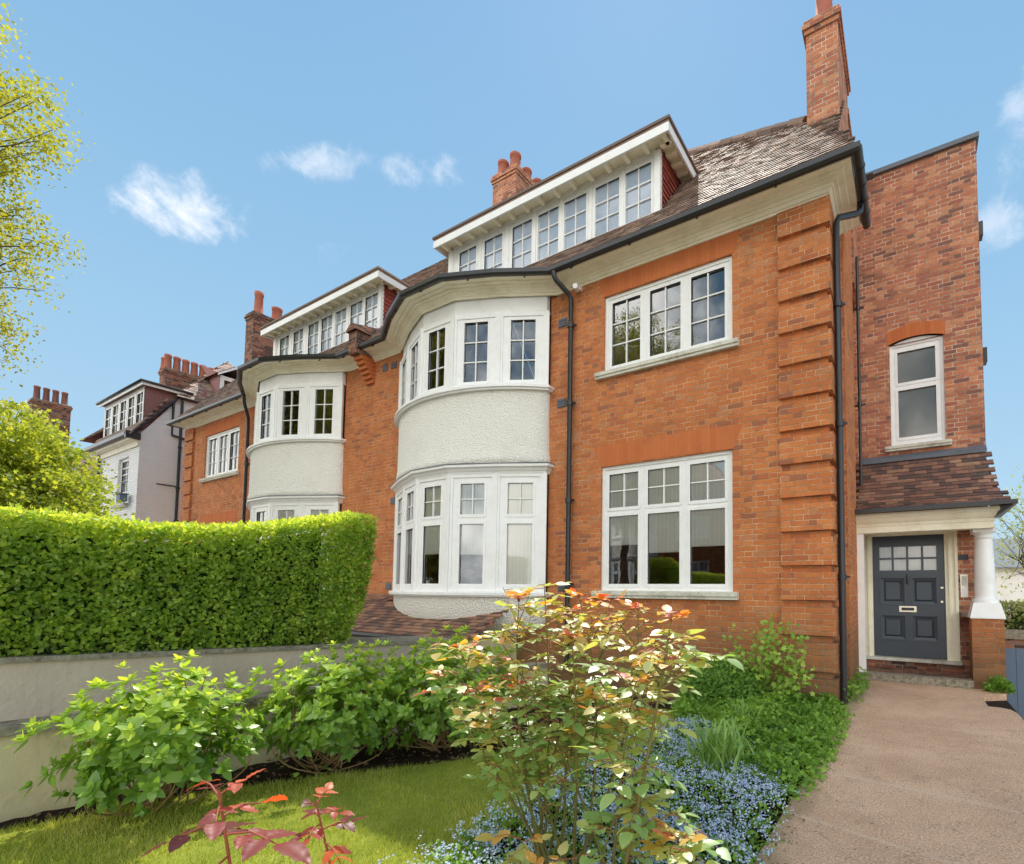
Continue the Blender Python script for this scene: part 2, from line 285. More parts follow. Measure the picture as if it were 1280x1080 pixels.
# ------------------------------------------------------------------ mesh tools
ORGN = {}
def orig(o): return ORGN.get(o, Vector((0, 0, 0)))
def link(o, parent, name):
    COL.objects.link(o)
    if parent is not None: o.parent = parent; ORGN[o] = orig(parent)
    return o
def tag(o, label=None, cat=None, group=None, kind=None):
    if label: o['label'] = label
    if cat: o['category'] = cat
    if group: o['group'] = group
    if kind: o['kind'] = kind
    return o
def thing(name, loc, label, cat, group=None):
    o = bpy.data.objects.new(name, None); o.location = loc; o.empty_display_size = .2; COL.objects.link(o); ORGN[o] = Vector(loc); return tag(o, label, cat, group)
class MB:
    def __init__(s): s.v = []; s.f = []; s.r = []; s.sm = []; s.mi = []
    def poly(s, pts, rnd=None, sm=False, mi=0):
        b = len(s.v); s.v += [tuple(p) for p in pts]; s.f.append(tuple(range(b, b+len(pts)))); s.r.append(random.random() if rnd is None else rnd); s.sm.append(sm); s.mi.append(mi)
    def mesh(s, vs, fs, rnd=None, sm=False, mi=0):
        b = len(s.v); s.v += [tuple(p) for p in vs]
        for f in fs: s.f.append(tuple(b+i for i in f)); s.r.append(random.random() if rnd is None else rnd); s.sm.append(sm); s.mi.append(mi)
    def box(s, x0, x1, y0, y1, z0, z1, **k): s.lbox(WORLD, x0, x1, -y1, -y0, z0, z1, **k)
    def lbox(s, F, s0, s1, n0, n1, z0, z1, bev=0, **k):
        if s0 > s1: s0, s1 = s1, s0
        if n0 > n1: n0, n1 = n1, n0
        if z0 > z1: z0, z1 = z1, z0
        vs = [F(a, b, c) for c in (z0, z1) for b in (n0, n1) for a in (s0, s1)]
        s.mesh(vs, [(0, 1, 3, 2)[::1], (4, 6, 7, 5), (2, 3, 7, 6), (0, 4, 5, 1), (0, 2, 6, 4), (1, 5, 7, 3)], **k)
    def tube(s, pts, r, seg=10, sm=True, cap=True, rnd=None, mi=0):
        pts = [Vector(p) for p in pts]; n = len(pts); rs = r if isinstance(r, (list, tuple)) else [r]*n; vs = []; up = None
        for i, p in enumerate(pts):
            t = (pts[min(i+1, n-1)]-pts[max(i-1, 0)]).normalized()
            if up is None: up = Vector((0, 0, 1)) if abs(t.z) < .9 else Vector((1, 0, 0))
            a = t.cross(up).normalized(); b = t.cross(a).normalized(); up = -b
            for k in range(seg):
                an = 2*math.pi*k/seg; vs.append(p+(a*math.cos(an)+b*math.sin(an))*rs[i])
        fs = [(i*seg+k, i*seg+(k+1) % seg, (i+1)*seg+(k+1) % seg, (i+1)*seg+k) for i in range(n-1) for k in range(seg)]
        s.mesh(vs, fs, sm=sm, rnd=rnd, mi=mi)
        if cap: s.mesh(vs[:seg], [tuple(range(seg))], rnd=rnd, mi=mi); s.mesh(vs[-seg:], [tuple(range(seg))[::-1]], rnd=rnd, mi=mi)
    def lathe(s, cx, cy, prof, seg=24, sm=True):
        vs = [(cx+r*math.cos(2*math.pi*k/seg), cy+r*math.sin(2*math.pi*k/seg), z) for r, z in prof for k in range(seg)]
        s.mesh(vs, [(i*seg+k, i*seg+(k+1) % seg, (i+1)*seg+(k+1) % seg, (i+1)*seg+k) for i in range(len(prof)-1) for k in range(seg)], sm=sm)
        for i in (0, len(prof)-1): s.mesh(vs[i*seg:(i+1)*seg], [tuple(range(seg))])
    def sweep(s, path, prof, closed=False, cap=True, sm=False):
        """path: plan xy points walked with the outside on the left; prof: (n, z)"""
        P = [Vector(p) for p in path]; n = len(P); offs = []
        for i in range(n):
            ds = []
            if i > 0: ds.append((P[i]-P[i-1]).normalized())
            if i < n-1: ds.append((P[i+1]-P[i]).normalized())
            ns = [Vector((-d.y, d.x)) for d in ds]
            if len(ns) == 1: offs.append(ns[0])
            else:
                m = (ns[0]+ns[1]).normalized(); offs.append(m/max(.35, m.dot(ns[0])))
        k = len(prof); vs = [(P[i].x+offs[i].x*a, P[i].y+offs[i].y*a, z) for i in range(n) for a, z in prof]
        fs = []
        for i in range(n-1):
            for j in range(k if closed else k-1):
                j2 = (j+1) % k; fs.append((i*k+j, i*k+j2, (i+1)*k+j2, (i+1)*k+j))
        s.mesh(vs, fs, sm=sm)
        if cap and closed: s.mesh(vs[:k], [tuple(range(k))[::-1]]); s.mesh(vs[-k:], [tuple(range(k))])
    def build(s, name, m, parent=None, kind=None):
        o = finish(name, s.v, s.f, m, parent, s.r, s.sm, s.mi); return tag(o, kind=kind)
def finish(name, v, f, m, parent=None, rnd=None, sm=None, mi=None, uv=True):
    me = bpy.data.meshes.new(name); og = orig(parent) if parent is not None else Vector((0, 0, 0))
    va = np.array(v, dtype=np.float64).reshape(-1, 3)
    me.from_pydata((va-np.array(og)).tolist(), [], f)
    ms = m if isinstance(m, (list, tuple)) else [m]
    for q in ms: me.materials.append(M[q] if isinstance(q, str) else q)
    if sm is not None and any(sm): me.polygons.foreach_set('use_smooth', sm)
    if mi is not None and any(mi): me.polygons.foreach_set('material_index', mi)
    if rnd is not None:
        a = me.attributes.new('rnd', 'FLOAT', 'FACE'); a.data.foreach_set('value', np.array(rnd, dtype=np.float32))
    if uv:
        ul = me.uv_layers.new(name='UVMap'); uvs = np.zeros((len(me.loops), 2), dtype=np.float32)
        for p in me.polygons:
            nx, ny, nz = p.normal; idx = list(p.vertices)
            if abs(nz) > .9 or (nx*nx+ny*ny) < 1e-9: U = va[idx, 0]; V = va[idx, 1]
            else:
                l = math.hypot(nx, ny)
                tx, ty = -ny/l, nx/l
                if (abs(ny) >= abs(nx) and tx < 0) or (abs(nx) > abs(ny) and ty < 0): tx, ty = -tx, -ty
                U = va[idx, 0]*tx+va[idx, 1]*ty; V = va[idx, 2] if abs(nz) < .5 else va[idx, 2]/max(.3, l)
            ls = p.loop_start; uvs[ls:ls+len(idx), 0] = U; uvs[ls:ls+len(idx), 1] = V
        ul.data.foreach_set('uv', uvs.ravel())
    o = bpy.data.objects.new(name, me); link(o, parent, name); return o
def frame(ox, oy, tx, ty):
    l = math.hypot(tx, ty); tx /= l; ty /= l
    return lambda a, n, z: (ox+tx*a+ty*n, oy+ty*a-tx*n, z)
WORLD = frame(0, 0, 1, 0)
def bigmesh(name, V, T, rnd, m, parent=None, smooth=True, mi=None):
    """V (n,3), T (k,3) triangles, numpy; fast"""
    og = np.array(orig(parent)) if parent is not None else np.zeros(3)
    me = bpy.data.meshes.new(name); me.vertices.add(len(V)); me.vertices.foreach_set('co', (V-og).astype(np.float32).ravel())
    k = len(T); me.loops.add(3*k); me.loops.foreach_set('vertex_index', T.astype(np.int32).ravel())
    me.polygons.add(k); me.polygons.foreach_set('loop_start', np.arange(0, 3*k, 3, dtype=np.int32)); me.polygons.foreach_set('loop_total', np.full(k, 3, np.int32))
    if smooth: me.polygons.foreach_set('use_smooth', np.ones(k, bool))
    for q in (m if isinstance(m, (list, tuple)) else [m]): me.materials.append(M[q])
    if mi is not None: me.polygons.foreach_set('material_index', mi.astype(np.int32))
    a = me.attributes.new('rnd', 'FLOAT', 'FACE'); a.data.foreach_set('value', rnd.astype(np.float32))
    me.update(calc_edges=True); o = bpy.data.objects.new(name, me); link(o, parent, name); return o

# ------------------------------------------------------------------ building pieces
def wall_cells(mb, F, s0, s1, z0, z1, holes, depth=.12, n=0.):
    ss = sorted({s0, s1, *[h[0] for h in holes], *[h[1] for h in holes]}); zs = sorted({z0, z1, *[h[2] for h in holes], *[h[3] for h in holes]})
    ss = [a for a in ss if s0 <= a <= s1]; zs = [a for a in zs if z0 <= a <= z1]
    for a, b in zip(ss, ss[1:]):
        for c, d in zip(zs, zs[1:]):
            if any(h[0]-1e-6 <= a and b <= h[1]+1e-6 and h[2]-1e-6 <= c and d <= h[3]+1e-6 for h in holes): continue
            mb.mesh([F(a, n, c), F(b, n, c), F(b, n, d), F(a, n, d)], [(0, 1, 2, 3)])
    for h in holes:
        if len(h) > 4 and not h[4]: continue
        a, b, c, d = h[:4]; q = n-depth
        for P in ([(a, n, c), (a, q, c), (a, q, d), (a, n, d)], [(b, n, c), (b, n, d), (b, q, d), (b, q, c)], [(a, n, d), (a, q, d), (b, q, d), (b, n, d)], [(a, n, c), (b, n, c), (b, q, c), (a, q, c)]):
            mb.mesh([F(*p) for p in P], [(0, 1, 2, 3)])
def window(house, F, s0, s1, z0, z1, lights, n=-.05, jw=.07, name='window', sill=None, blind=None, gl='glass', bars=.018, fm='white_paint', arch=0., blindm_='blind_cloth', stile=.045, bd=.05):
    """lights: (a0,a1,b0,b1,cols,rows) clear openings of the sashes in the same s, z units"""
    w = MB(); ss = sorted({s0, s1, *[l[0] for l in lights], *[l[1] for l in lights]}); holes = [l[:4] for l in lights]
    if arch: 
        K = 10; top = [(s0+(s1-s0)*k/K, z1+arch*(1-(2*k/K-1)**2)) for k in range(K+1)]
        for (a, za), (b, zb) in zip(top, top[1:]): w.mesh([F(a, n, z1), F(b, n, z1), F(b, n, zb), F(a, n, za), F(a, n-.1, za), F(b, n-.1, zb)], [(0, 1, 2, 3), (3, 2, 5, 4)])
    wall_cells(w, F, s0, s1, z0, z1, holes, .05, n)
    w.mesh([F(s0, n, z0), F(s0, n-.1, z0), F(s0, n-.1, z1), F(s0, n, z1)], [(0, 1, 2, 3)]); w.mesh([F(s1, n, z0), F(s1, n-.1, z0), F(s1, n-.1, z1), F(s1, n, z1)], [(0, 3, 2, 1)])
    # raised outer casing
    for a, b, c, d in ((s0, s0+jw*.6, z0, z1), (s1-jw*.6, s1, z0, z1), (s0+jw*.6, s1-jw*.6, z1-jw*.6, z1), (s0+jw*.6, s1-jw*.6, z0, z0+jw*.5)): w.lbox(F, a, b, n-.02, n+.018, c, d)
    fo = w.build(name, fm, house)
    g = MB()
    for (a0, a1, b0, b1, nc, nr) in lights:
        st = stile; sa = MB()
        for a, b, c, d in ((a0-st, a0, b0-st, b1+st), (a1, a1+st, b0-st, b1+st), (a0, a1, b0-st*1.2, b0), (a0, a1, b1, b1+st)): sa.lbox(F, a, b, n-.03, n+.009, c, d)
        g.mesh([F(a0, n-.035, b0), F(a1, n-.035, b0), F(a1, n-.035, b1), F(a0, n-.035, b1)], [(0, 1, 2, 3)])
        for k in range(1, nc): x = a0+(a1-a0)*k/nc; sa.lbox(F, x-bars/2, x+bars/2, n-.04, n-.006, b0, b1)
        for k in range(1, nr):
            z = b0+(b1-b0)*k/nr
            for q in range(nc): sa.lbox(F, a0+(a1-a0)*q/nc+(bars/2 if q else 0), a0+(a1-a0)*(q+1)/nc-(bars/2 if q < nc-1 else 0), n-.038, n-.010, z-bars/2, z+bars/2)
        sa.build('sash', fm, fo)
    g.build('pane', gl, fo)
    if blind:
        b = MB()
        for (a, b_, c, d) in blind: b.lbox(F, a, b_, n-bd-.01, n-bd, c, d)
        b.build('blind', blindm_, fo)
    if sill:
        a, b_, zt, pr, th = sill; s = MB(); s.mesh([F(a, -.08, zt+.02), F(b_, -.08, zt+.02), F(b_, pr, zt), F(a, pr, zt), F(a, pr, zt-th*.55), F(b_, pr, zt-th*.55), F(b_, pr-.02, zt-th*.6), F(a, pr-.02, zt-th*.6), F(a, pr-.02, zt-th), F(b_, pr-.02, zt-th), F(a, -.08, zt-th), F(b_, -.08, zt-th)],
              [(0, 3, 2, 1), (3, 4, 5, 2), (4, 7, 6, 5), (7, 8, 9, 6), (8, 10, 11, 9), (0, 10, 8, 7, 4, 3), (1, 2, 5, 6, 9, 11)]); s.build('sill', 'stone_sill', fo)
    return fo
def flat_arch(house, F, s0, s1, z0, h, splay=.12, n=.004, rise=0.):
    mb = MB(); K = 12
    for k in range(K):
        a, b = k/K, (k+1)/K; lo = lambda t: s0+(s1-s0)*t; hi = lambda t: s0-splay+(s1-s0+2*splay)*t; rz = lambda t: rise*(1-(2*t-1)**2)
        mb.mesh([F(lo(a), n, z0+rz(a)), F(lo(b), n, z0+rz(b)), F(hi(b), n, z0+h+rz(b)), F(hi(a), n, z0+h+rz(a))], [(0, 1, 2, 3)])
        mb.mesh([F(lo(a), n, z0+rz(a)), F(lo(b), n, z0+rz(b)), F(lo(b), -.1, z0+rz(b)), F(lo(a), -.1, z0+rz(a))], [(0, 3, 2, 1)])
    return mb.build('brick_arch', 'rubbed_brick', house)
def tiles(mb, surf, u0, u1, nv, inside, w=.165, jit=.004, lift=.016, th=.012, v0=0, rf=None):
    """surf(u, v) -> (point, normal); v counts courses"""
    for r in range(v0, nv):
        off = (r % 2)*w/2; k0 = int(math.floor((u0-off)/w)); k1 = int(math.ceil((u1-off)/w))
        for k in range(k0, k1):
            a = off+k*w; b = a+w*.985; m = (a+b)/2
            if not inside(m, r+.5): continue
            j = [random.uniform(-jit, jit) for _ in range(4)]; P, n = surf(a, r-.12+j[2]*12); Q, _ = surf(b, r-.12+j[3]*12); P2, _ = surf(b, r+1.0); Q2, _ = surf(a, r+1.0)
            n = Vector(n); P, Q, P2, Q2 = map(Vector, (P, Q, P2, Q2)); l = lift+th; A = P+n*(l+j[0]); B = Q+n*(l+j[1]); Cc = P2+n*(l*.45); Dd = Q2+n*(l*.45)
            rv = random.random() if rf is None else rf(m, r)
            mb.mesh([A, B, Cc, Dd, A-n*l*1.3, B-n*l*1.3, Cc-n*l, Dd-n*l], [(0, 1, 2, 3), (4, 5, 1, 0), (0, 3, 7, 4), (1, 5, 6, 2)], rnd=rv)
def pot(house, x, y, z, h, r, m='chimney_pot', name='chimney_pot'):
    mb = MB(); mb.lathe(x, y, [(r*1.15, z), (r*1.15, z+.06), (r, z+.08), (r*.86, z+h*.8), (r*.98, z+h*.84), (r*1.02, z+h), (r*.8, z+h), (r*.72, z+h*.7)], 14); return mb.build(name, m, house)
def stack(house, x0, x1, y0, y1, z0, z1, pots, m='brick_orange', pm='chimney_pot', cap=.1):
    mb = MB(); mb.box(x0, x1, y0, y1, z0, z1)
    for k, e in enumerate((.025, .05, .025)): mb.box(x0-e, x1+e, y0-e, y1+e, z1+k*.075, z1+(k+1)*.075)
    c = mb.build('chimney', m, house); h = MB(); h.mesh([(x0, y0, z1+.226), (x1, y0, z1+.226), (x1, y1, z1+.226), (x0, y1, z1+.226), (x0+.08, y0+.08, z1+.27), (x1-.08, y0+.08, z1+.27), (x1-.08, y1-.08, z1+.27), (x0+.08, y1-.08, z1+.27)], [(0, 1, 5, 4), (1, 2, 6, 5), (2, 3, 7, 6), (3, 0, 4, 7), (4, 5, 6, 7)]); h.build('flaunching', 'coping_stone', c)
    for (x, y, hh, r) in pots: pot(c, x, y, z1+.25, hh, r, pm)
    return c

# ------------------------------------------------------------------ ground
def structure(name, mb, m): return mb.build(name, m, None, 'structure')
g = MB(); g.poly([(-900, -900, -1.2), (900, -900, -1.2), (900, 900, -1.2), (-900, 900, -1.2)]); structure('ground', g, 'paving')
g = MB(); g.box(-60, 60, -60, -3.2, -1.1, -.16); structure('road', g, 'asphalt')
g = MB(); g.box(-60, 60, -3.2, -1.4, -1.1, -.02); structure('pavement', g, 'paving')
# the path: a raised slab with a notch beside the porch pier
g = MB(); out = [(-.73, -1.4), (1.03, -1.4), (1.03, 7.62), (.99, 7.80), (.90, 7.87), (.78, 7.87), (.78, 8.70), (1.10, 8.98), (1.10, 9.2), (-.73, 9.2)]
g.poly([(x, y, 0) for x, y in out])
for (a, b), (c, d) in zip(out, out[1:]+out[:1]): g.poly([(a, b, 0), (a, b, -1.2), (c, d, -1.2), (c, d, 0)])
structure('path', g, 'path_concrete')
g = MB(); g.poly([(.70, 7.6, -.09), (1.10, 7.6, -.09), (1.10, 9.19, -.09), (.70, 9.19, -.09)]); structure('light_well', g, 'soil')
def gz(x, y):   # garden level: flush with the path, falling gently towards the house on the wall side
    s = min(1, max(0, (-.73-x)/3.6)); return -.012+(.06-.045*y)*s-.02*(1-s)
def sheet(name, m, poly, dz=0, step=.12, bumpz=.0, kind='structure'):
    xs = np.arange(min(p[0] for p in poly), max(p[0] for p in poly)+step, step); ys = np.arange(min(p[1] for p in poly), max(p[1] for p in poly)+step, step)
    mb = MB(); idx = {}
    def ins(x, y):
        c = False; n = len(poly)
        for i in range(n):
            (x1, y1), (x2, y2) = poly[i], poly[(i+1) % n]
            if (y1 > y) != (y2 > y) and x < (x2-x1)*(y-y1)/(y2-y1)+x1: c = not c
        return c
    def vid(i, j):
        if (i, j) not in idx:
            x, y = xs[i], ys[j]; idx[(i, j)] = len(mb.v); mb.v.append((x, y, gz(x, y)+dz+bumpz*(random.random()-.5)))
        return idx[(i, j)]
    for i in range(len(xs)-1):
        for j in range(len(ys)-1):
            if ins((xs[i]+xs[i+1])/2, (ys[j]+ys[j+1])/2): mb.f.append((vid(i, j), vid(i+1, j), vid(i+1, j+1), vid(i, j+1))); mb.r.append(random.random()); mb.sm.append(True); mb.mi.append(0)
    return mb.build(name, m, None, kind), ins
soil, _ = sheet('garden_soil', 'soil', [(-4.62, -1.4), (-.74, -1.4), (-.74, 6.88), (-4.62, 6.88)], -.005, .06, .028)
LAWN = [(-4.46, -1.4), (-4.38, .73), (-4.2, 1.5), (-3.85, 2.3), (-3.38, 3.0), (-3.12, 3.7), (-3.05, 4.6), (-3.1, 6.0), (-2.35, 6.0), (-2.2, 5.0), (-2.25, 4.0), (-2.3, 3.0), (-2.05, 2.2), (-1.75, 1.5), (-1.6, .5), (-1.6, -1.4)]
lawn, in_lawn = sheet('lawn', 'turf', LAWN, .018, .05, .012)

# ------------------------------------------------------------------ the right-hand brick house
YF = 6.9
BAYA = [27, 22, 0, -22, -27]; CH = .86
def bay_pts(xr):
    P = [Vector((xr, 6.8))]
    for k in BAYA: P.append(P[-1]+Vector((-CH*math.cos(R(k)), -CH*math.sin(R(k)))))
    return P
def arc_pts(xr, off=0., n=20, cap=True, sg=.745):
    xl = xr-3.987; cx = (xr+xl)/2; h = 1.9935; rad = (h*h+sg*sg)/(2*sg); cy = 6.8-sg+rad; a0 = math.asin(h/rad)
    A = [Vector((cx+(rad)*math.sin(a0-2*a0*k/n), cy-rad*math.cos(a0-2*a0*k/n))) for k in range(n+1)]
    return ([Vector((xr, 6.9))] if cap else [])+A+([Vector((xl, 6.9))] if cap else [])
EAVE = [(0, 6.57), (.03, 6.57), (.035, 6.60), (.055, 6.605), (.085, 6.64), (.105, 6.645), (.11, 6.672), (.16, 6.676), (.165, 6.70), (.235, 6.704), (.245, 6.722), (.335, 6.722), (.345, 6.77), (.0, 6.80)]
GUT = [(.35, 6.79), (.35, 6.735), (.375, 6.705), (.42, 6.705), (.447, 6.735), (.45, 6.80), (.435, 6.80), (.43, 6.745), (.365, 6.745), (.362, 6.79)]
EPT = [(.45, 6.87)]
def eaves(house, path, brackets=True):
    c = MB(); c.sweep(path, EAVE, True); c.build('cornice', 'cream_paint', house)
    g = MB(); g.sweep(path, GUT, True)
    for (a, b) in zip(path, path[1:]):
        a, b = Vector(a), Vector(b); L = (b-a).length; d = (b-a).normalized() if L > 0 else None; n = Vector((-d.y, d.x))
        k = max(1, int(L/.9)) if L > .5 else 0
        for q in range(k):
            p = a+d*(L*(q+.5)/k)+n*.36; g.tube([(p.x, p.y, 6.70), (p.x+n.x*.05, p.y+n.y*.05, 6.66)], .012, 6)
    g.build('gutter', 'black_iron', house)
def bay(house, xr, blinds):
    P = bay_pts(xr); arc = arc_pts(xr)
    mb = MB()
    prof = [(-.42, .58), (-.30, .66), (-.12, .74), (-.01, .85), (.0, 1.28)]; mb.sweep(arc, prof, sm=True); mb.build('bay_wall', 'pebbledash', house); mb = MB()
    mb.sweep(arc, [(-.02, 3.55), (.035, 3.56), (.02, 3.68), (.0, 3.85), (-.005, 4.6), (.0, 4.86)], sm=True)
    mb.build('bay_wall', 'pebbledash', house)
    fac = [Vector((xr, 6.9))]+P+[Vector((xr-3.987, 6.9))]
    mb = MB(); mb.sweep(fac, [(-.10, 6.27), (-.012, 6.27), (-.012, 6.30), (-.03, 6.32), (-.03, 6.62)]); mb.build('bay_frieze', 'white_paint', house)
    for nm, pr in (('bay_sill', [(-.1, 1.27), (.07, 1.27), (.075, 1.29), (.095, 1.295), (.095, 1.34), (.07, 1.355), (-.1, 1.37)]),
                   ('bay_sill', [(-.1, 4.85), (.06, 4.85), (.065, 4.88), (.095, 4.885), (.095, 4.925), (.07, 4.94), (-.1, 4.955)]),
                   ('bay_cornice', [(-.1, 3.40), (.02, 3.40), (.035, 3.44), (.05, 3.45), (.075, 3.49), (.12, 3.51), (.125, 3.555), (.10, 3.57), (-.05, 3.60)])):
        mb = MB(); mb.sweep(fac if nm == 'bay_cornice' else arc, pr, True); mb.build(nm, 'white_paint', house)
    mb = MB(); mb.sweep(fac, [(.132, 3.553), (.134, 3.562), (.1, 3.580), (.03, 3.60), (.028, 3.592)], True); mb.build('lead_flashing', 'lead', house)
    for i in range(5):
        A, B = P[i+1], P[i]; t = (B-A).normalized(); F = frame(A.x, A.y, t.x, t.y); L = CH; a, b = .21, L-.21
        bl = blinds[4-i]
        bb = [(a-.03, b+.03, 2.70, 3.28)]
        if bl[0] < 2.5: bb.append((a-.03, b+.03, bl[0], 2.56))
        window(house, F, 0, L, 1.36, 3.42, [(a, b, 1.49, 2.53, 1, 1), (a, b, 2.70, 3.24, 2, 2)], 0, .12, 'bay_window', blind=bb, gl='glass' if bl[1] else 'glass_soft')
        window(house, F, 0, L, 4.94, 6.28, [(a, b, 5.06, 6.14, 2, 3)], 0, .12, 'bay_window')
        for q in ((L,) if i < 4 else (L, 0)):
            for za, zb in ((1.36, 3.41), (4.95, 6.28)): c = MB(); c.lbox(F, q-.035, q+.035, -.02, .03, za, zb); c.build('bay_post', 'white_paint', house)
def dormer(house, xl):
    """long box dormer; xl = left post, posts 4.9 apart"""
    F = frame(xl, 7.05, 1, 0); Wd = 4.9; cn = [.27, 1.0, 1.74, 2.42, 3.00, 3.68, 4.29]; gw = .50
    cn = [.535, 1.25, 1.99, 2.615, 3.22, 3.885, 4.485]
    core = MB(); core.lbox(F, 0, .10, -.05, .03, 7.35, 8.50); core.lbox(F, Wd-.10, Wd, -.05, .03, 7.35, 8.50); core.lbox(F, .10, Wd-.10, -.05, -.001, 7.30, 7.40); core.lbox(F, .1, Wd-.1, -.1, .055, 7.36, 7.41); core.lbox(F, .10, Wd-.10, -.05, .0, 8.50, 8.56)
    d = core.build('dormer', 'white_paint', house)
    edges = [.10]+[(a+b)/2 for a, b in zip(cn, cn[1:])]+[Wd-.10]
    for k, c in enumerate(cn):
        bl = [(edges[k], edges[k+1], 7.9 if k % 2 else 7.65, 8.5)]
        window(house, F, edges[k], edges[k+1], 7.41, 8.50, [(c-gw/2+.01, c+gw/2-.01, 7.50, 8.38, 2, 3)], -.01, .05, 'dormer_window', blind=[(edges[k], edges[k+1], 7.42, 8.5)], blindm_='curtain_sky_tint', stile=.035, bd=.042, gl='glass_soft')
    # roof slab, tiled on top, with fascia and little white brackets
    e = .27; x0, x1, y0, y1 = xl-.15, xl+Wd+e, 6.75, 8.35
    s = MB(); s.box(x0, x1, y0, y1+.3, 8.60, 8.645); s.box(x0-.02, x1+.02, y0-.02, y1, 8.645, 8.69); s.build('dormer_roof', 'roof_tile', d)
    f = MB(); f.box(x0, x1, y0, y0+.03, 8.46, 8.60); f.box(x1-.03, x1, y0+.03, 8.02, 8.46, 8.60); f.box(x0, x0+.03, y0+.03, 8.02, 8.46, 8.60); f.build('fascia', 'white_paint', d)
    so_ = MB(); so_.box(x0+.03, x1-.03, y0+.03, y1, 8.565, 8.598); so_.build('soffit', 'cream_paint', d)
    for k in range(15): x = x0+.18+(x1-x0-.3)*k/14; b = MB(); b.box(x-.035, x+.035, y0+.05, 7.02, 8.485, 8.562); b.tube([(x, y0+.045, 8.525), (x, y0+.085, 8.52)], .042, 10); b.build('eave_bracket', 'cream_paint', d)
    for k in range(5): y = 7.0+.22*k; b = MB(); b.box(xl+Wd+.02, x1-.06, y-.04, y+.04, 8.485, 8.562); b.tube([(x1-.055, y, 8.525), (x1-.1, y, 8.52)], .045, 10); b.build('eave_bracket', 'cream_paint', d)
    for sx_ in (xl+Wd-.02, xl+.02):
        sg = 1 if sx_ > xl+1 else -1; c = MB(); c.poly([(sx_-sg*.02, 7.07, 7.30), (sx_-sg*.02, 8.4, 8.9), (sx_-sg*.02, 8.05, 8.58), (sx_-sg*.02, 7.07, 8.58)])
        for r in range(13):
            z = 7.28+r*.1; ya = max(7.08, 7.10+(z-7.36)/1.28); k = 0; y = 7.08-(r % 2)*.08
            while y < 8.1:
                yb = y+.163; a = max(y, 7.085)
                if yb > 7.09 and True: c.mesh([(sx_+sg*.03, a, z), (sx_+sg*.03, yb, z), (sx_+sg*.005, yb, z+.11), (sx_+sg*.005, a, z+.11), (sx_-sg*.01, a, z), (sx_-sg*.01, yb, z)], [(0, 1, 2, 3), (0, 4, 5, 1)])
                y += .165
        c.build('tile_hung_cheek', 'red_tile', d)
PR = math.tan(R(52)); CP, SP = math.cos(R(52)), math.sin(R(52))
def front_roof(house, x0, x1, inside, holes=()):
    mb = MB(); g = .1
    def surf(u, v): t = v*g; return (u, 6.52+t*CP, 6.79+t*SP), (0, -SP, CP)
    tiles(mb, surf, x0, x1, 62, inside)
    return mb, surf
XR = 9.8
H = thing('brick_house', (-5.7, 9.0, 0), 'orange brick house with white bay and blue-grey front door at the end of the path', 'house')
F = frame(0, YF, 1, 0)
gwin = (-4.30, -2.13, 1.37, 3.40); uwin = (-4.27, -2.12, 4.95, 6.25)
baywin = lambda xr: (xr-3.987, xr, .9, 6.58, False)
mb = MB(); wall_cells(mb, F, -10.65, -.87, -1.2, 6.76, [gwin, uwin, baywin(-5.38)], .1)
S = frame(-.87, 0, 0, 1)
mb.lbox(S, 6.91, 7.85, -.3, 0, -1.2, 6.76); mb.lbox(S, 7.85, 9.20, -.3, .11, -1.2, 8.0); mb.lbox(S, 9.20, 10.2, -.3, 0, -1.2, 6.76)
mb.lbox(S, 10.2, 14, -.35, -.05, -1.2, 6.7); mb.lbox(WORLD, -10.65, -.87, -14.3, -14, -1.2, 6.7)
mb.build('wall', 'brick_orange', H)
# quoin blocks at the corner
for k in range(15):
    z = 6.575-.447*(k+1)+.075
    q = MB(); z1 = z+.372; x0 = -1.47-.005*random.random(); a = .055
    vs = [(x0, YF, z), (x0, YF-a, z+.012), (-.87+a, YF-a, z+.012), (-.87+a, 7.55, z+.012), (-.87, 7.55, z)]
    q.mesh([(x0, YF-a, z+.01), (-.87+a, YF-a, z+.01), (-.87+a, YF-a, z1-.01), (x0, YF-a, z1-.01), (-.87+a, 7.45, z+.01), (-.87+a, 7.45, z1-.01), (x0, YF+.01, z), (x0, YF+.01, z1), (-.88, YF+.01, z), (-.88, YF+.01, z1), (-.88, 7.45, z), (-.88, 7.45, z1)],
           [(0, 1, 2, 3), (1, 4, 5, 2), (0, 3, 7, 6), (0, 6, 8, 1), (1, 8, 10, 4), (3, 2, 9, 7), (2, 5, 11, 9), (4, 10, 11, 5)]); q.build('quoin', 'brick_orange', H)
# upper three-light casement and lower six-light window
def three(x0, x1, z0, z1, tr=None):
    w = (x1-x0); m = .095; sw = (w-2*m-2*.11)/3; L = []
    for k in range(3):
        a = x0+m+k*(sw+.11); b = a+sw
        if tr: L += [(a+.03, b-.03, z0+.13, tr-.075, 1, 1), (a+.03, b-.03, tr+.065, z1-.13, 2, 2)]
        else: L.append((a+.03, b-.03, z0+.12, z1-.12, 2, 3))
    return L
L = three(*gwin, 2.66)
window(H, F, *gwin, L, -.055, .08, 'window', sill=(-4.42, -2.05, 1.38, .09, .10), blind=[(-4.2, -3.52, 2.12, 3.3), (-3.5, -2.86, 1.98, 3.3), (-2.84, -2.2, 2.05, 3.3)])
window(H, F, *uwin, three(*uwin), -.055, .08, 'window', sill=(-4.40, -2.02, 4.955, .09, .10))
flat_arch(H, F, -4.32, -2.11, 3.405, .34, .13, rise=.015); flat_arch(H, F, -4.30, -2.09, 6.255, .34, .1, rise=.0)
bay(H, -5.38, [(9, 1), (2.06, 1), (2.02, 1), (2.0, 1), (1.3, 0)])
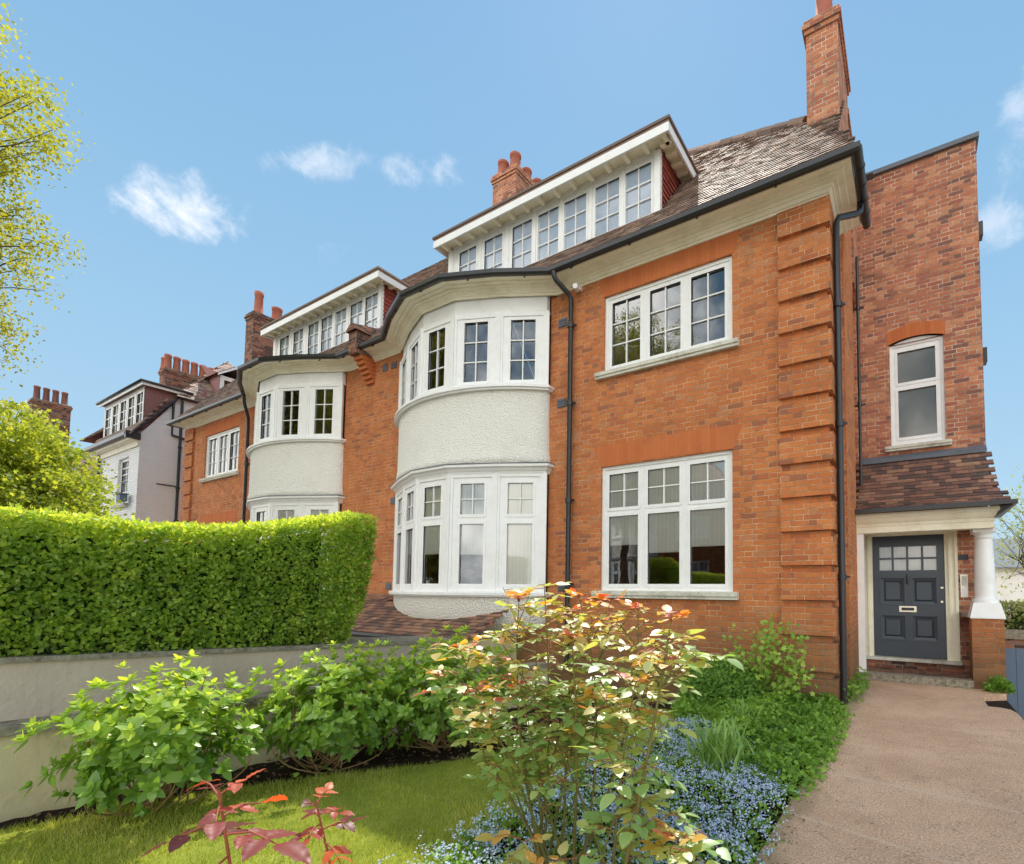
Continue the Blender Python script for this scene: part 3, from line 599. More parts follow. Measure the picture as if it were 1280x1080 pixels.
apath = [(-.87, 7.9), (-.87, 6.9), (-5.22, 6.9)]+[tuple(p) for p in bay_pts(-5.38)[1:-1]]+[(-9.52, 6.9), (-10.42, 6.9)]
eaves(H, apath)
dormer(H, -8.22)
def ins_main(u, v):
    t = v*.1; y = 6.52+t*CP; x = u
    if x > -.50-.05*max(0, 1-t) or x > -.60 and t > .5 or x < -10.6: return False
    if x > -.87+.0 and y > 7.2: return x < -.80 and y < 8.4
    if y > 8.2-(x+1.33)*.48: return False
    if y > 10.3: return False
    if -8.2 < x < -3.30 and y > 7.08 and y < 8.5: return False
    if -1.24 < x and y > 7.92: return False
    return True
mb, surf = front_roof(H, -10.6, -.4, ins_main)
rf = mb.build('roof', 'roof_tile', H)
u = MB(); pl = lambda x, y: (x, y, 6.76+(y-6.52)*PR)
for x0, x1, ys in ((-10.65, -8.2, None), (-3.3, -1.33, None)):
    u.poly([pl(x0, 6.5), pl(x1, 6.5), pl(x1, min(10.3, 8.2-(x1+1.33)*.48)), pl(x0, min(10.3, 8.2-(x0+1.33)*.48))])
u.poly([pl(-8.2, 6.5), pl(-3.3, 6.5), pl(-3.3, 7.07), pl(-8.2, 7.07)]); u.poly([pl(-8.2, 8.0), pl(-3.3, 8.0), pl(-3.3, 9.14), pl(-5.7, 10.3), pl(-8.2, 10.3)])
u.poly([pl(-1.33, 6.5), pl(-.6, 6.5), pl(-.86, 7.3), pl(-.86, 7.9), pl(-1.33, 8.2)])
u.poly([pl(-1.33, 8.2), pl(-5.7, 10.3), (-5.7, 14, 6.8), (-.87, 14, 6.8), (-.87, 9.2, 8.45)]); u.poly([pl(-10.65, 10.3), pl(-5.7, 10.3), (-5.7, 14.2, 6.7), (-10.65, 14.2, 6.7)])
u.build('roof_underlay', 'purple_tile', rf)
# hip and ridge tiles
h = MB(); a = Vector(pl(-1.30, 8.2)); b = Vector(pl(-5.7, 10.3)); c = Vector(pl(-10.6, 10.3))
for p, q in ((a, b), (b, c)):
    n_ = int((q-p).length/.33)
    for k in range(n_):
        s0 = p.lerp(q, k/n_); s1 = p.lerp(q, (k+.96)/n_); h.tube([s0+Vector((0, 0, .01+.02*random.random())), s1+Vector((0, 0, .03))], .085, 8, sm=False)
h.build('ridge_tile', 'roof_tile', rf)
# lead-covered flat behind the bay gutter
l = MB(); ap = [tuple(p) for p in bay_pts(-5.38)]; 
l.sweep([(-5.22, 6.9)]+ap[1:-1]+[(-9.52, 6.9)], [(.36, 6.795), (.0, 6.86), (-.5, 6.93)]); l.build('bay_roof', 'lead', H)
# chimneys
c = stack(H, -1.24, -.785, 7.9, 9.25, 6.6, 10.05, [(-1.0, 8.12, .85, .13), (-1.0, 8.8, .6, .13)], 'brick_red')
l = MB(); l.mesh([(-1.25, 7.885, 7.86), (-.77, 7.885, 7.86), (-.77, 7.885, 8.02), (-1.25, 7.885, 8.12), (-1.30, 7.84, 7.72), (-.80, 7.80, 7.72)], [(0, 1, 2, 3), (0, 4, 5, 1)]); l.build('lead_flashing', 'lead', c)
m_ = MB(); m_.box(-1.15, -.80, 9.27, 10.3, 6.7, 9.72); m_.box(-1.18, -.77, 9.262, 10.33, 9.72, 9.82); m_.box(-1.2, -.74, 9.3, 10.1, 6.7, 8.5); m_.build('chimney_shoulder', 'brick_red', c)
stack(H, -9.25, -8.45, 9.3, 10.6, 9.5, 12.05, [(-9.08, 9.5, .42, .15), (-8.66, 9.5, .45, .15), (-8.66, 9.95, .36, .14), (-8.66, 10.4, .38, .15), (-9.08, 10.2, .4, .15)], 'brick_red')
# rainwater pipes
def pipe(house, pts, r=.038, col=(), name='downpipe'):
    mb = MB(); mb.tube(pts, r, 12)
    for z in col:
        for (a, b) in zip(pts, pts[1:]):
            if min(a[2], b[2]) <= z <= max(a[2], b[2]):
                t = (z-a[2])/(b[2]-a[2]); x = a[0]+(b[0]-a[0])*t; y = a[1]+(b[1]-a[1])*t; mb.tube([(x, y, z-.05), (x, y, z+.03)], r*1.35, 12); mb.box(x-.09, x+.09, y+.02, y+.05, z-.02, z+.01)
    return mb.build(name, 'black_iron', house)
pipe(H, [(-5.02, 6.50, 6.72), (-5.02, 6.50, 6.64), (-5.0, 6.53, 6.58), (-4.91, 6.74, 6.44), (-4.88, 6.80, 6.36), (-4.88, 6.80, .1)], .042, (5.9, 4.55, 2.9, 1.5))
pipe(H, [(-.50, 7.45, 6.74), (-.50, 7.45, 6.62), (-.55, 7.38, 6.55), (-.74, 7.12, 6.40), (-.765, 7.08, 6.30), (-.765, 7.08, -.05)], .042, (5.2, 3.6, 1.6))
pipe(H, [(-.70, 9.42, 7.2), (-.70, 9.42, 3.2)], .025, (6.3, 4.6)); 
g = MB(); g.tube([(-.455, 6.5, 6.76), (-.455, 8.0, 6.75)], .055, 10)
for y in (6.8, 7.1, 7.4, 7.7): g.tube([(-.455, y, 6.76), (-.455, y+.03, 6.76)], .065, 10)
g.build('side_gutter', 'black_iron', H)
# security camera, air bricks, bracket
cm = MB(); cm.box(-4.80, -4.72, 6.84, 6.90, 6.50, 6.58); cm.tube([(-4.76, 6.86, 6.53), (-4.74, 6.76, 6.49)], .015, 8); cm.tube([(-4.78, 6.84, 6.50), (-4.70, 6.66, 6.46)], .042, 14); cm.build('security_camera', 'white_paint', H)
for (x, z) in ((-5.12, 6.05), (-5.12, 4.62), (-9.62, 3.3), (-9.75, 6.35), (-5.05, 1.45), (-9.7, 1.45)):
    a = MB(); a.box(x-.09, x+.09, YF-.012, YF+.01, z-.075, z+.075)
    for k in range(3): a.box(x-.08, x+.08, YF-.02, YF-.012, z-.06+k*.045, z-.04+k*.045)
    a.build('air_brick', 'lead', H)
# party-wall corbel and its little capped pier
c = MB()
for k in range(6): z = 6.08+k*.09; c.box(-10.69, -10.42, 6.9-.06*(k+1), 6.9, z, z+.082)
c.build('corbel', 'rubbed_brick', H)
c = MB(); c.box(-10.72, -10.42, 6.42, 6.9, 6.62, 7.12); c.mesh([(-10.76, 6.36, 7.12), (-10.38, 6.36, 7.12), (-10.38, 7.0, 7.12), (-10.76, 7.0, 7.12), (-10.57, 6.36, 7.3), (-10.57, 7.2, 7.5)], [(0, 1, 4), (0, 4, 5, 3), (1, 2, 5, 4), (2, 3, 5)]); c.mesh([(-10.70, 6.9, 7.0), (-10.44, 6.9, 7.0), (-10.44, 10.3, 11.6), (-10.70, 10.3, 11.6), (-10.44, 6.9, 6.7), (-10.44, 10.3, 11.3), (-10.7, 6.9, 6.7), (-10.7, 10.3, 11.3)], [(0, 1, 2, 3), (1, 4, 5, 2), (0, 3, 7, 6)]); c.build('parapet', 'brick_dark', H)

# --- rear wing with the porch
mb = MB(); FW = frame(0, 10.2, 1, 0); ww = (-.26, .55, 4.0, 5.84)
wall_cells(mb, FW, -1.0, 1.09, 2.9, 9.12, [ww, (-.3, .58, 5.84, 5.93, False)], .12)
wall_cells(mb, FW, -1.0, 1.09, -1.2, 2.9, [(-.80, .66, .10, 2.46, True)], .14)
mb.lbox(WORLD, 1.09, 1.0901, -16, -10.2, -1.2, 9.12); mb.lbox(WORLD, -2.4, 1.09, -16.1, -16, -1.2, 9.0)
mb.mesh([(-2.6, 10.2, 6.6), (-1.0, 10.2, 6.6), (-1.0, 10.2, 9.12), (-2.6, 10.2, 9.12)], [(0, 1, 2, 3)]); mb.mesh([(-2.4, 10.3, 5), (-2.4, 16, 5), (-2.4, 16, 9.1), (-2.4, 10.3, 9.1)], [(0, 1, 2, 3)])
mb.box(-2.4, 1.09, 10.3, 16, 9.0, 9.02)
mb.build('wing_wall', 'brick_red', H)
a = MB(); K = 10
for k in range(K):
    x0 = -.3+.88*k/K; x1 = -.3+.88*(k+1)/K; r0_ = lambda x: .085*(1-((x-.14)/.44)**2)
    a.mesh([(x0, 10.198, 5.845+r0_(x0)), (x1, 10.198, 5.845+r0_(x1)), (x1, 10.198, 6.08+r0_(x1)), (x0, 10.198, 6.08+r0_(x0))], [(0, 1, 2, 3)])
a.build('brick_arch', 'rubbed_brick', H)
window(H, FW, *ww, [(-.26+.12, .55-.12, 4.15, 5.0, 1, 1), (-.26+.12, .55-.12, 5.14, 5.70, 1, 1)], -.05, .07, 'window', sill=(-.36, .63, 3.99, .09, .09), blind=[(-.2, .5, 4.05, 5.8)], gl='glass_soft', blindm_='curtain_grey', arch=.085)
cp = MB(); cp.box(-2.7, 1.13, 10.14, 10.5, 9.12, 9.20); cp.box(1.05, 1.13, 10.5, 16, 9.12, 9.20); cp.box(-.75, -.45, 9.95, 10.12, 9.02, 9.05); cp.build('parapet_coping', 'lead', H)
for (x, z) in ((1.12, 7.6), (1.12, 5.4)): b = MB(); b.box(1.09, 1.16, 10.3, 10.5, z-.12, z+.12); b.build('wall_bracket', 'black_iron', H)
# porch roof: bell-cast plain tiles
def psurf(u, v):
    t = min(max(v/16., -.05), 1.05); y = 8.98+1.22*t**.92; z = 2.72+1.06*(t**1.35*.75+t*.25)
    e = .02; y2 = 8.98+1.22*(max(t, 0)+e)**.92; z2 = 2.72+1.06*((max(t, 0)+e)**1.35*.75+(max(t, 0)+e)*.25)
    y = 8.98+1.22*(max(t, 0))**.92; z = 2.72+1.06*(max(t, 0)**1.35*.75+max(t, 0)*.25)
    if t < 0: y -= .02; z -= .01
    d = Vector((0, y2-y, z2-z)).normalized(); return (u, y, z), (0, -d.z, d.y)
mb = MB(); pin = lambda u, v: -.76 < u < 1.07+.14*(1-v/16)**1.6
tiles(mb, psurf, -.8, 1.3, 16, pin, lift=.012, th=.010); pr = mb.build('porch_roof', 'porch_tile', H)
mb = MB(); K = 12
for k in range(K):
    a = [psurf(-.77, 16*k/K)[0], psurf(-.77, 16*(k+1)/K)[0]]; e0 = 1.07+.14*(1-k/K)**1.6; e1 = 1.07+.14*(1-(k+1)/K)**1.6
    mb.mesh([(-.77, a[0][1], a[0][2]-.02), (e0, a[0][1], a[0][2]-.02), (e1, a[1][1], a[1][2]-.02), (-.77, a[1][1], a[1][2]-.02), (e0, 10.6, a[0][2]-.02), (e1, 10.6, a[1][2]-.02)], [(0, 1, 2, 3), (1, 4, 5, 2)])
mb.build('roof_side', 'porch_tile', pr)
mb = MB(); mb.mesh([(-.77, 10.08, 3.76), (1.09, 10.08, 3.76), (1.09, 10.19, 3.84), (-.77, 10.19, 3.84), (-.77, 10.08, 3.70), (1.09, 10.08, 3.70)], [(0, 1, 2, 3), (0, 4, 5, 1)]); mb.build('lead_flashing', 'lead', pr)
mb = MB(); mb.box(-.78, 1.26, 8.90, 9.0, 2.66, 2.72); mb.box(1.20, 1.29, 8.9, 10.5, 2.66, 2.72); mb.build('porch_gutter', 'black_iron', H)
mb = MB(); mb.mesh([(1.24, 8.95, 2.665), (1.24, 10.5, 2.665), (1.04, 10.5, 2.5), (1.04, 9.1, 2.5)], [(0, 1, 2, 3)]); mb.mesh([(1.26, 8.91, 2.655), (1.04, 9.12, 2.50), (1.04, 9.12, 2.655)], [(0, 1, 2)]); mb.build('porch_eave', 'lead', H)
mb = MB(); mb.sweep([(1.04, 10.2), (1.04, 9.14), (-.76, 9.14)], [(.003, 2.358), (.003, 2.45), (.012, 2.46), (.012, 2.50), (.04, 2.53), (.06, 2.58), (.085, 2.60), (.085, 2.66), (0, 2.66)]); mb.box(-.76, 1.037, 9.145, 9.38, 2.36, 2.64); mb.box(-.76, 1.04, 9.38, 10.2, 2.60, 2.64); mb.box(.84, 1.037, 9.38, 10.2, 2.36, 2.6); mb.build('porch_beam', 'cream_paint', H)
mb = MB(); mb.box(-.76, -.66, 9.16, 9.28, .07, 2.36); mb.box(-.76, -.74, 9.28, 10.1, .10, 2.36); mb.build('porch_post', 'white_paint', H)
mb = MB(); mb.box(.745, 1.13, 9.2, 9.62, -1.2, 1.03); mb.box(.86, 1.10, 9.62, 10.19, -1.2, 1.03); mb.build('porch_pier', 'brick_orange', H)
mb = MB(); mb.mesh([(.73, 9.18, 1.03), (1.15, 9.18, 1.03), (1.15, 9.64, 1.03), (.73, 9.64, 1.03), (.73, 9.18, 1.05), (1.15, 9.18, 1.05), (1.15, 9.64, 1.05), (.73, 9.64, 1.05), (.78, 9.24, 1.26), (1.10, 9.24, 1.26), (1.10, 9.58, 1.26), (.78, 9.58, 1.26)], [(0, 1, 5, 4), (1, 2, 6, 5), (3, 0, 4, 7), (4, 5, 9, 8), (5, 6, 10, 9), (7, 4, 8, 11), (8, 9, 10, 11)]); mb.lathe(.94, 9.41, [(.165, 1.255), (.168, 1.285), (.155, 1.315), (.138, 1.32), (.134, 1.36), (.13, 1.6), (.122, 1.9), (.108, 2.2), (.108, 2.22), (.118, 2.225), (.118, 2.245), (.108, 2.25), (.110, 2.275), (.135, 2.31), (.135, 2.312)], 32); mb.box(.80, 1.08, 9.27, 9.55, 2.312, 2.36); mb.build('porch_column', 'white_paint', H)
mb = MB(); mb.box(.66, 1.06, 9.64, 10.19, 1.03, 1.09); mb.build('ledge', 'coping_stone', H)
mb = MB(); mb.box(-.76, .86, 9.30, 10.19, -1.2, .10); mb.box(-.80, .70, 10.12, 10.2, .10, .225); mb.build('porch_floor', 'brick_dark', H)
mb = MB(); mb.box(-.76, .745, 9.13, 9.34, .003, .115); mb.build('doorstep', 'coping_stone', H)
mb = MB(); mb.box(-.82, .68, 10.06, 10.3, .225, .275); mb.build('threshold', 'stone_sill', H)
# door frame and door
fr = MB(); fr.lbox(FW, -.80, -.60, -.1, .02, .275, 2.40); fr.lbox(FW, .48, .66, -.1, .02, .275, 2.40); fr.lbox(FW, -.80, .66, -.1, .02, 2.40, 2.60)
for s in ((-.80, -.76), (-.68, -.65), (.53, .56), (.62, .66)): fr.lbox(FW, s[0], s[1], .02, .04, .275, 2.40)
fr.build('door_frame', 'cream_paint', H)
dr = MB(); DX0, DX1, DZ0, DZ1 = -.60, .48, .285, 2.40; px = [(-.48, -.11), (-.01, .36)]
P_ = [(px[0][0], px[0][1], .58, 1.00), (px[1][0], px[1][1], .58, 1.00), (px[0][0], px[0][1], 1.20, 1.66), (px[1][0], px[1][1], 1.20, 1.66)]
gl = []
for k in range(4):
    for j in range(2): a = -.49+k*.2225; b = 1.79+j*.225; gl.append((a, a+.19, b, b+.195))
wall_cells(dr, FW, DX0, DX1, DZ0, DZ1, P_+gl, .03, -.05)
for (a, b, c, d) in P_:
    e = .05; o = [(a, -.07, c), (b, -.07, c), (b, -.07, d), (a, -.07, d)]; i_ = [(a+e, -.078, c+e), (b-e, -.078, c+e), (b-e, -.078, d-e), (a+e, -.078, d-e)]; j_ = [(a+e+.03, -.058, c+e+.03), (b-e-.03, -.058, c+e+.03), (b-e-.03, -.058, d-e-.03), (a+e+.03, -.058, d-e-.03)]
    dr.mesh([FW(*p) for p in o+i_+j_], [(k, (k+1) % 4, 4+(k+1) % 4, 4+k) for k in range(4)]+[(4+k, 4+(k+1) % 4, 8+(k+1) % 4, 8+k) for k in range(4)]+[(8, 9, 10, 11)])
    for q in ((a-.02, b+.02, c-.02, c+.005), (a-.02, b+.02, d-.005, d+.02), (a-.02, a+.005, c+.005, d-.005), (b-.005, b+.02, c+.005, d-.005)): dr.lbox(FW, q[0], q[1], -.06, -.036, q[2], q[3])
door = dr.build('front_door', 'door_blue', H)
pn = MB(); bl = MB()
for (a, b, c, d) in gl: pn.mesh([FW(a, -.075, c), FW(b, -.075, c), FW(b, -.075, d), FW(a, -.075, d)], [(0, 1, 2, 3)]); 
bl.lbox(FW, -.5, .4, -.12, -.11, 1.75, 2.3); pn.build('pane', 'glass_soft', door); bl.build('door_curtain', 'blind_cloth', door)
lp = MB(); lp.lbox(FW, -.20, .06, -.05, -.035, 1.065, 1.165); o = lp.build('letter_plate', 'brass', door); lf = MB(); lf.lbox(FW, -.165, .025, -.034, -.030, 1.09, 1.14); lf.build('letter_flap', 'black_iron', door)
kn = MB(); kn.lbox(FW, -.085, -.055, -.05, -.02, 1.55, 1.72); kn.tube([FW(-.07, -.02, 1.70), FW(-.07, .0, 1.62), FW(-.07, -.015, 1.55)], .013, 8); kn.build('knocker', 'black_iron', door)
lk = MB(); lk.lbox(FW, .415, .455, -.05, -.03, 1.475, 1.50); lk.tube([FW(.43, -.05, 1.25), FW(.43, -.01, 1.25)], .018, 12); lk.build('lock', 'brass', door)
ip = MB(); ip.lbox(FW, .69, .79, 0, .03, 1.33, 1.71); o = ip.build('intercom', 'brass', H); ip = MB(); ip.lbox(FW, .705, .775, .03, .036, 1.35, 1.48); ip.build('call_buttons', 'white_paint', o)
ip = MB(); ip.lbox(FW, .705, .775, .03, .034, 1.52, 1.68); ip.build('speaker_grille', 'stone_sill', o)
ip = MB(); ip.lbox(FW, .67, .81, 0, .012, 1.95, 2.04); ip.build('vent_plate', 'black_iron', H)

# --- lean-to tiled skirt under the bay
LT = tag(thing('lean_to_roof', (-7.8, 5.6, 0), 'low brown tiled lean-to roof below the nearer white bay', 'roof'))
def lsurf(u, v): t = v/14; return (u, 5.6+1.3*t, .60+.66*t), (0, -.45, .89)
mb = MB(); tiles(mb, lsurf, -10.4, -6.0, 14, lambda u, v: not(-9.3 < u < -5.45 and v > 11)); mb.build('roof', 'porch_tile', LT)
mb = MB(); mb.mesh([(-10.4, 5.6, .57), (-6.0, 5.6, .57), (-6.0, 6.9, 1.23), (-10.4, 6.9, 1.23), (-10.4, 5.6, .53), (-6.0, 5.6, .53)], [(0, 1, 2, 3), (0, 4, 5, 1)]); mb.tube([(-10.4, 5.56, .56), (-6.0, 5.56, .56)], .05, 8); mb.build('gutter', 'black_iron', LT)
mb = MB(); mb.box(-10.4, -6.0, 5.75, 6.86, -1.2, .58); mb.build('wall', 'render_cream', LT)

# ------------------------------------------------------------------ the left-hand brick house (the other half of the pair)
G = thing('brick_house', (-15.6, 9.0, 0), 'orange brick house farther along, half hidden by the clipped hedge, its bay partly covered', 'house')
gw2 = (-19.12, -16.88, 1.4, 3.3); uw2 = (-19.12, -16.88, 4.78, 6.16)
mb = MB(); wall_cells(mb, F, -20.53, -10.651, -1.2, 6.76, [gw2, uw2, baywin(-11.56)], .1)
mb.lbox(WORLD, -20.53, -20.25, -14, -6.91, -1.2, 6.76); mb.lbox(WORLD, -20.53, -10.66, -14.3, -14, -1.2, 6.7); mb.build('wall', 'brick_orange', G)
for k in range(15):
    z = 6.575-.447*(k+1)+.075; q = MB(); q.box(-20.585, -19.95, YF-.055, YF+.5, z, z+.372); q.build('quoin', 'brick_orange', G)
window(G, F, *gw2, three(*gw2, 2.6), -.055, .08, 'window', sill=(-19.24, -16.78, 1.41, .09, .10), blind=[(-19.1, -16.9, 2.1, 3.3)])
window(G, F, *uw2, three(*uw2), -.055, .08, 'window', sill=(-19.24, -16.78, 4.785, .09, .10), blind=[(-19.1, -16.9, 4.8, 6.1)], blindm_='curtain_sky_tint')
flat_arch(G, F, -19.14, -16.86, 3.305, .34, .13); flat_arch(G, F, -19.14, -16.86, 6.165, .34, .1)
bay(G, -11.56, [(9, 1), (2.06, 1), (2.1, 1), (2.1, 1), (2.1, 1)])
eaves(G, [(-10.73, 6.9), (-11.40, 6.9)]+[tuple(p) for p in bay_pts(-11.56)[1:-1]]+[(-15.70, 6.9), (-20.53, 6.9), (-20.53, 10.5)])
dormer(G, -15.39)
def ins_left(u, v):
    y = 6.52+v*.1*CP
    if u < -20.9+max(0, y-6.52) or u > -10.72 or y > 10.3: return False
    if -15.37 < u < -10.47 and 7.08 < y < 8.5: return False
    return True
mb, _ = front_roof(G, -20.9, -10.7, ins_left); rf = mb.build('roof', 'roof_tile', G)
u = MB(); u.poly([pl(-20.9, 6.5), pl(-15.37, 6.5), pl(-15.37, 10.3), pl(-17.1, 10.3)]); u.poly([pl(-15.37, 6.5), pl(-10.66, 6.5), pl(-10.66, 7.07), pl(-15.37, 7.07)]); u.poly([pl(-15.37, 8.0), pl(-10.66, 8.0), pl(-10.66, 10.3), pl(-15.37, 10.3)])
u.poly([pl(-20.9, 6.5), pl(-17.1, 10.3), (-17.1, 10.5, 11.3), (-20.9, 14.3, 6.7)]); u.poly([pl(-17.1, 10.3), pl(-10.66, 10.3), (-10.66, 14.2, 6.7), (-20.9, 14.3, 6.7)]); u.build('roof_underlay', 'purple_tile', rf)
l = MB(); ap = [tuple(p) for p in bay_pts(-11.56)]; l.sweep([(-11.40, 6.9)]+ap[1:-1]+[(-15.70, 6.9)], [(.36, 6.795), (.0, 6.86), (-.5, 6.93)]); l.build('bay_roof', 'lead', G)
stack(G, -20.50, -19.95, 8.42, 10.3, 6.6, 11.05, [(-20.22, 8.68, .85, .15), (-20.22, 9.3, .55, .18), (-20.22, 9.92, .55, .18)], 'brick_dark')
pipe(G, [(-15.75, 6.50, 6.72), (-15.75, 6.52, 6.5), (-16.05, 6.76, 6.2), (-16.13, 6.80, 6.0), (-16.13, 6.80, .1)], .042, (4.9, 3.2))
a = MB(); a.box(-10.15, -9.97, YF-.012, YF+.01, 6.28, 6.44); a.build('air_brick', 'lead', H)

# ------------------------------------------------------------------ white neighbours
WH = thing('white_house', (-26, 9.5, 0), 'white-painted house beyond the brick pair, with black drainpipe on its side wall', 'house')
Fw2 = frame(0, 6.4, 1, 0); ws = (-25.0, -23.95, 4.35, 6.05)
mb = MB(); wall_cells(mb, Fw2, -27.3, -23, -1.2, 6.72, [ws], .14); mb.mesh([(-23, 6.4, -1.2), (-23, 14, -1.2), (-23, 14, 8.3), (-23, 7.42, 8.3), (-23, 6.4, 6.72)], [(0, 1, 2, 3, 4)]); mb.box(-34, -27.3, 7.4, 14, -1.2, 6.7); mb.mesh([(-27.3, 6.4, -1.2), (-27.3, 7.4, -1.2), (-27.3, 7.4, 6.7), (-27.3, 6.4, 6.7)], [(0, 1, 2, 3)]); mb.build('wall', 'white_brick', WH)
window(WH, Fw2, *ws, [(-24.9, -24.05, 4.45, 5.18, 2, 2), (-24.9, -24.05, 5.24, 5.95, 2, 3)], -.09, .08, 'window', sill=(-25.15, -23.8, 4.35, .12, .12), bars=.03)
c = MB(); c.sweep([(-23, 6.4), (-27.3, 6.4)], [(0, 6.3), (.05, 6.3), (.08, 6.45), (.25, 6.5), (.27, 6.6), (0, 6.62)], True); c.build('cornice', 'cream_paint', WH)
c = MB(); c.sweep([(-22.95, 6.4), (-27.4, 6.4)], [(.27, 6.72), (.27, 6.6), (.33, 6.56), (.40, 6.6), (.40, 6.72)], True); c.box(-23.05, -22.92, 6.0, 6.4, 6.5, 6.74); c.build('gutter', 'black_iron', WH)
c = MB(); c.tube([(-22.9, 6.1, 6.62), (-22.9, 7.4, 8.35)], .05, 6); c.tube([(-22.85, 7.4, 8.35), (-22.85, 14, 8.35)], .07, 8); c.build('verge_board', 'black_iron', WH)
DF = frame(-27.3, 6.5, 1, 0); c = MB(); c.lbox(DF, 0, 4.15, -.1, 0, 6.9, 7.12); c.lbox(DF, 0, 4.15, -.1, 0, 8.42, 8.52); d = c.build('dormer', 'white_paint', WH)
for k in range(5): a = .05+k*.82; window(WH, DF, a, a+.80, 7.1, 8.45, [(a+.12, a+.68, 7.22, 8.32, 2, 3)], 0, .06, 'dormer_window', stile=.03, bars=.03)
c = MB(); c.box(-27.5, -22.96, 6.38, 8.2, 8.53, 8.58); c.build('dormer_roof', 'roof_tile', d); c = MB(); c.box(-27.5, -22.96, 6.35, 6.38, 8.47, 8.56); c.box(-22.96, -22.93, 6.35, 7.6, 8.47, 8.56); c.build('fascia', 'white_paint', d); c = MB(); c.tube([(-27.55, 6.32, 8.60), (-22.9, 6.32, 8.60), (-22.9, 7.8, 8.60)], .05, 6); c.build('gutter', 'black_iron', d)
c = MB(); c.poly([(-23.12, 6.5, 6.9), (-23.12, 8.3, 8.6), (-23.12, 8.3, 9.0), (-23.12, 8.0, 8.56), (-23.12, 6.5, 8.56)])
for r in range(16): z = 6.95+r*.1; ya = max(6.5, 6.45+(z-6.9)/1.62); c.mesh([(-23.08, ya, z), (-23.08, 7.9, z), (-23.11, 7.9, z+.11), (-23.11, ya, z+.11), (-23.12, 7.9, z), (-23.12, ya, z)], [(0, 1, 2, 3), (0, 1, 4, 5)])
c.build('tile_hung_cheek', 'purple_tile', d)
def wsurf(o, U, V, n): return lambda u, v: (tuple(Vector(o)+Vector(U)*u+Vector(V)*(v*.12)), n)
mb = MB(); k1 = Vector((0, 1, 1.62)).normalized()
tiles(mb, wsurf((0, 6.1, 6.62), (1, 0, 0), k1, (0, -.85, .52)), -27.5, -22.95, 15, lambda u, v: v*.12*k1.y+6.1 < 6.5 or u > -23.1, w=.3)
# big hipped main roof, ridge running back
A, B, Cc, Dd, R1, R2 = (-22.75, 7.3, 8.32), (-22.75, 14, 8.32), (-34, 14, 8.32), (-34, 7.3, 8.32), (-26.4, 10.2, 11.6), (-30.5, 10.2, 11.6)
u = MB(); u.poly([A, B, R1]); u.poly([B, Cc, R2, R1]); u.poly([Dd, A, R1, R2]); u.poly([Cc, Dd, R2]); u.poly([(-27.5, 6.1, 6.6), (-22.9, 6.1, 6.6), (-22.9, 7.5, 8.6), (-27.5, 7.5, 8.6)]); u.poly([(-34, 7.2, 6.6), (-27.3, 7.2, 6.6), (-27.3, 8, 8.9), (-34, 8, 8.9)])
e1 = (Vector(B)-Vector(A)).normalized(); nn = (Vector(B)-Vector(A)).cross(Vector(R1)-Vector(A)).normalized(); v1 = nn.cross(e1)
if v1.z < 0: v1 = -v1
if nn.z < 0: nn = -nn
hgt = (Vector(R1)-Vector(A)).dot(v1); px_ = (Vector(R1)-Vector(A)).dot(e1); Ln = (Vector(B)-Vector(A)).length
tiles(mb, wsurf(A, e1, v1, tuple(nn)), 0, Ln, int(hgt/.12), lambda a, v: px_*(v*.12/hgt) < a < Ln-(Ln-px_)*(v*.12/hgt), w=.22)
e1 = (Vector(A)-Vector(Dd)).normalized(); nn = (Vector(A)-Vector(Dd)).cross(Vector(R1)-Vector(Dd)).normalized(); v1 = nn.cross(e1)
if v1.z < 0: v1 = -v1
if nn.z < 0: nn = -nn
hgt = (Vector(R1)-Vector(Dd)).dot(v1); q1 = (Vector(R1)-Vector(Dd)).dot(e1); q2 = (Vector(R2)-Vector(Dd)).dot(e1); Ln = (Vector(A)-Vector(Dd)).length
tiles(mb, wsurf(Dd, e1, v1, tuple(nn)), 0, Ln, int(hgt/.12), lambda a, v: q2*(v*.12/hgt) < a < Ln-(Ln-q1)*(v*.12/hgt), w=.22)
rf = mb.build('roof', 'roof_tile', WH); u.build('roof_underlay', 'purple_tile', rf)
SF = frame(-23.2, 0, 0, 1); window(WH, SF, 8.75, 9.6, 8.75, 9.75, [(8.87, 9.48, 8.9, 9.6, 2, 1)], .0, .08, 'dormer_window', bars=.03)
c = MB(); c.mesh([(-23.25, 8.73, 8.78), (-25, 8.73, 10.58), (-23.25, 8.73, 9.83)], [(0, 1, 2)]); c.mesh([(-23.25, 9.63, 8.78), (-25, 9.63, 10.58), (-23.25, 9.63, 9.83)], [(0, 1, 2)]); o = c.build('small_dormer', 'purple_tile', WH)
c = MB(); c.mesh([(-23.05, 9.18, 10.23), (-23.05, 8.58, 9.78), (-25.2, 8.58, 9.78), (-25.2, 9.18, 10.23), (-23.05, 9.78, 9.78), (-25.2, 9.78, 9.78)], [(0, 1, 2, 3), (0, 3, 5, 4)]); c.build('small_dormer_roof', 'roof_tile', o)
c = MB(); c.mesh([(-23.0, 9.18, 10.20), (-23.0, 8.58, 9.75), (-23.0, 8.58, 9.65), (-23.0, 9.18, 10.10), (-23.0, 9.78, 9.75), (-23.0, 9.78, 9.65)], [(0, 1, 2, 3), (0, 3, 5, 4)]); c.build('fascia', 'white_paint', o)
stack(WH, -26.6, -26.0, 7.9, 9.7, 8.5, 10.15, [(-26.3, 8.05+k*.30, .62, .13) for k in range(6)]+[(-26.5, 8.0, .5, .12)], 'brick_dark')
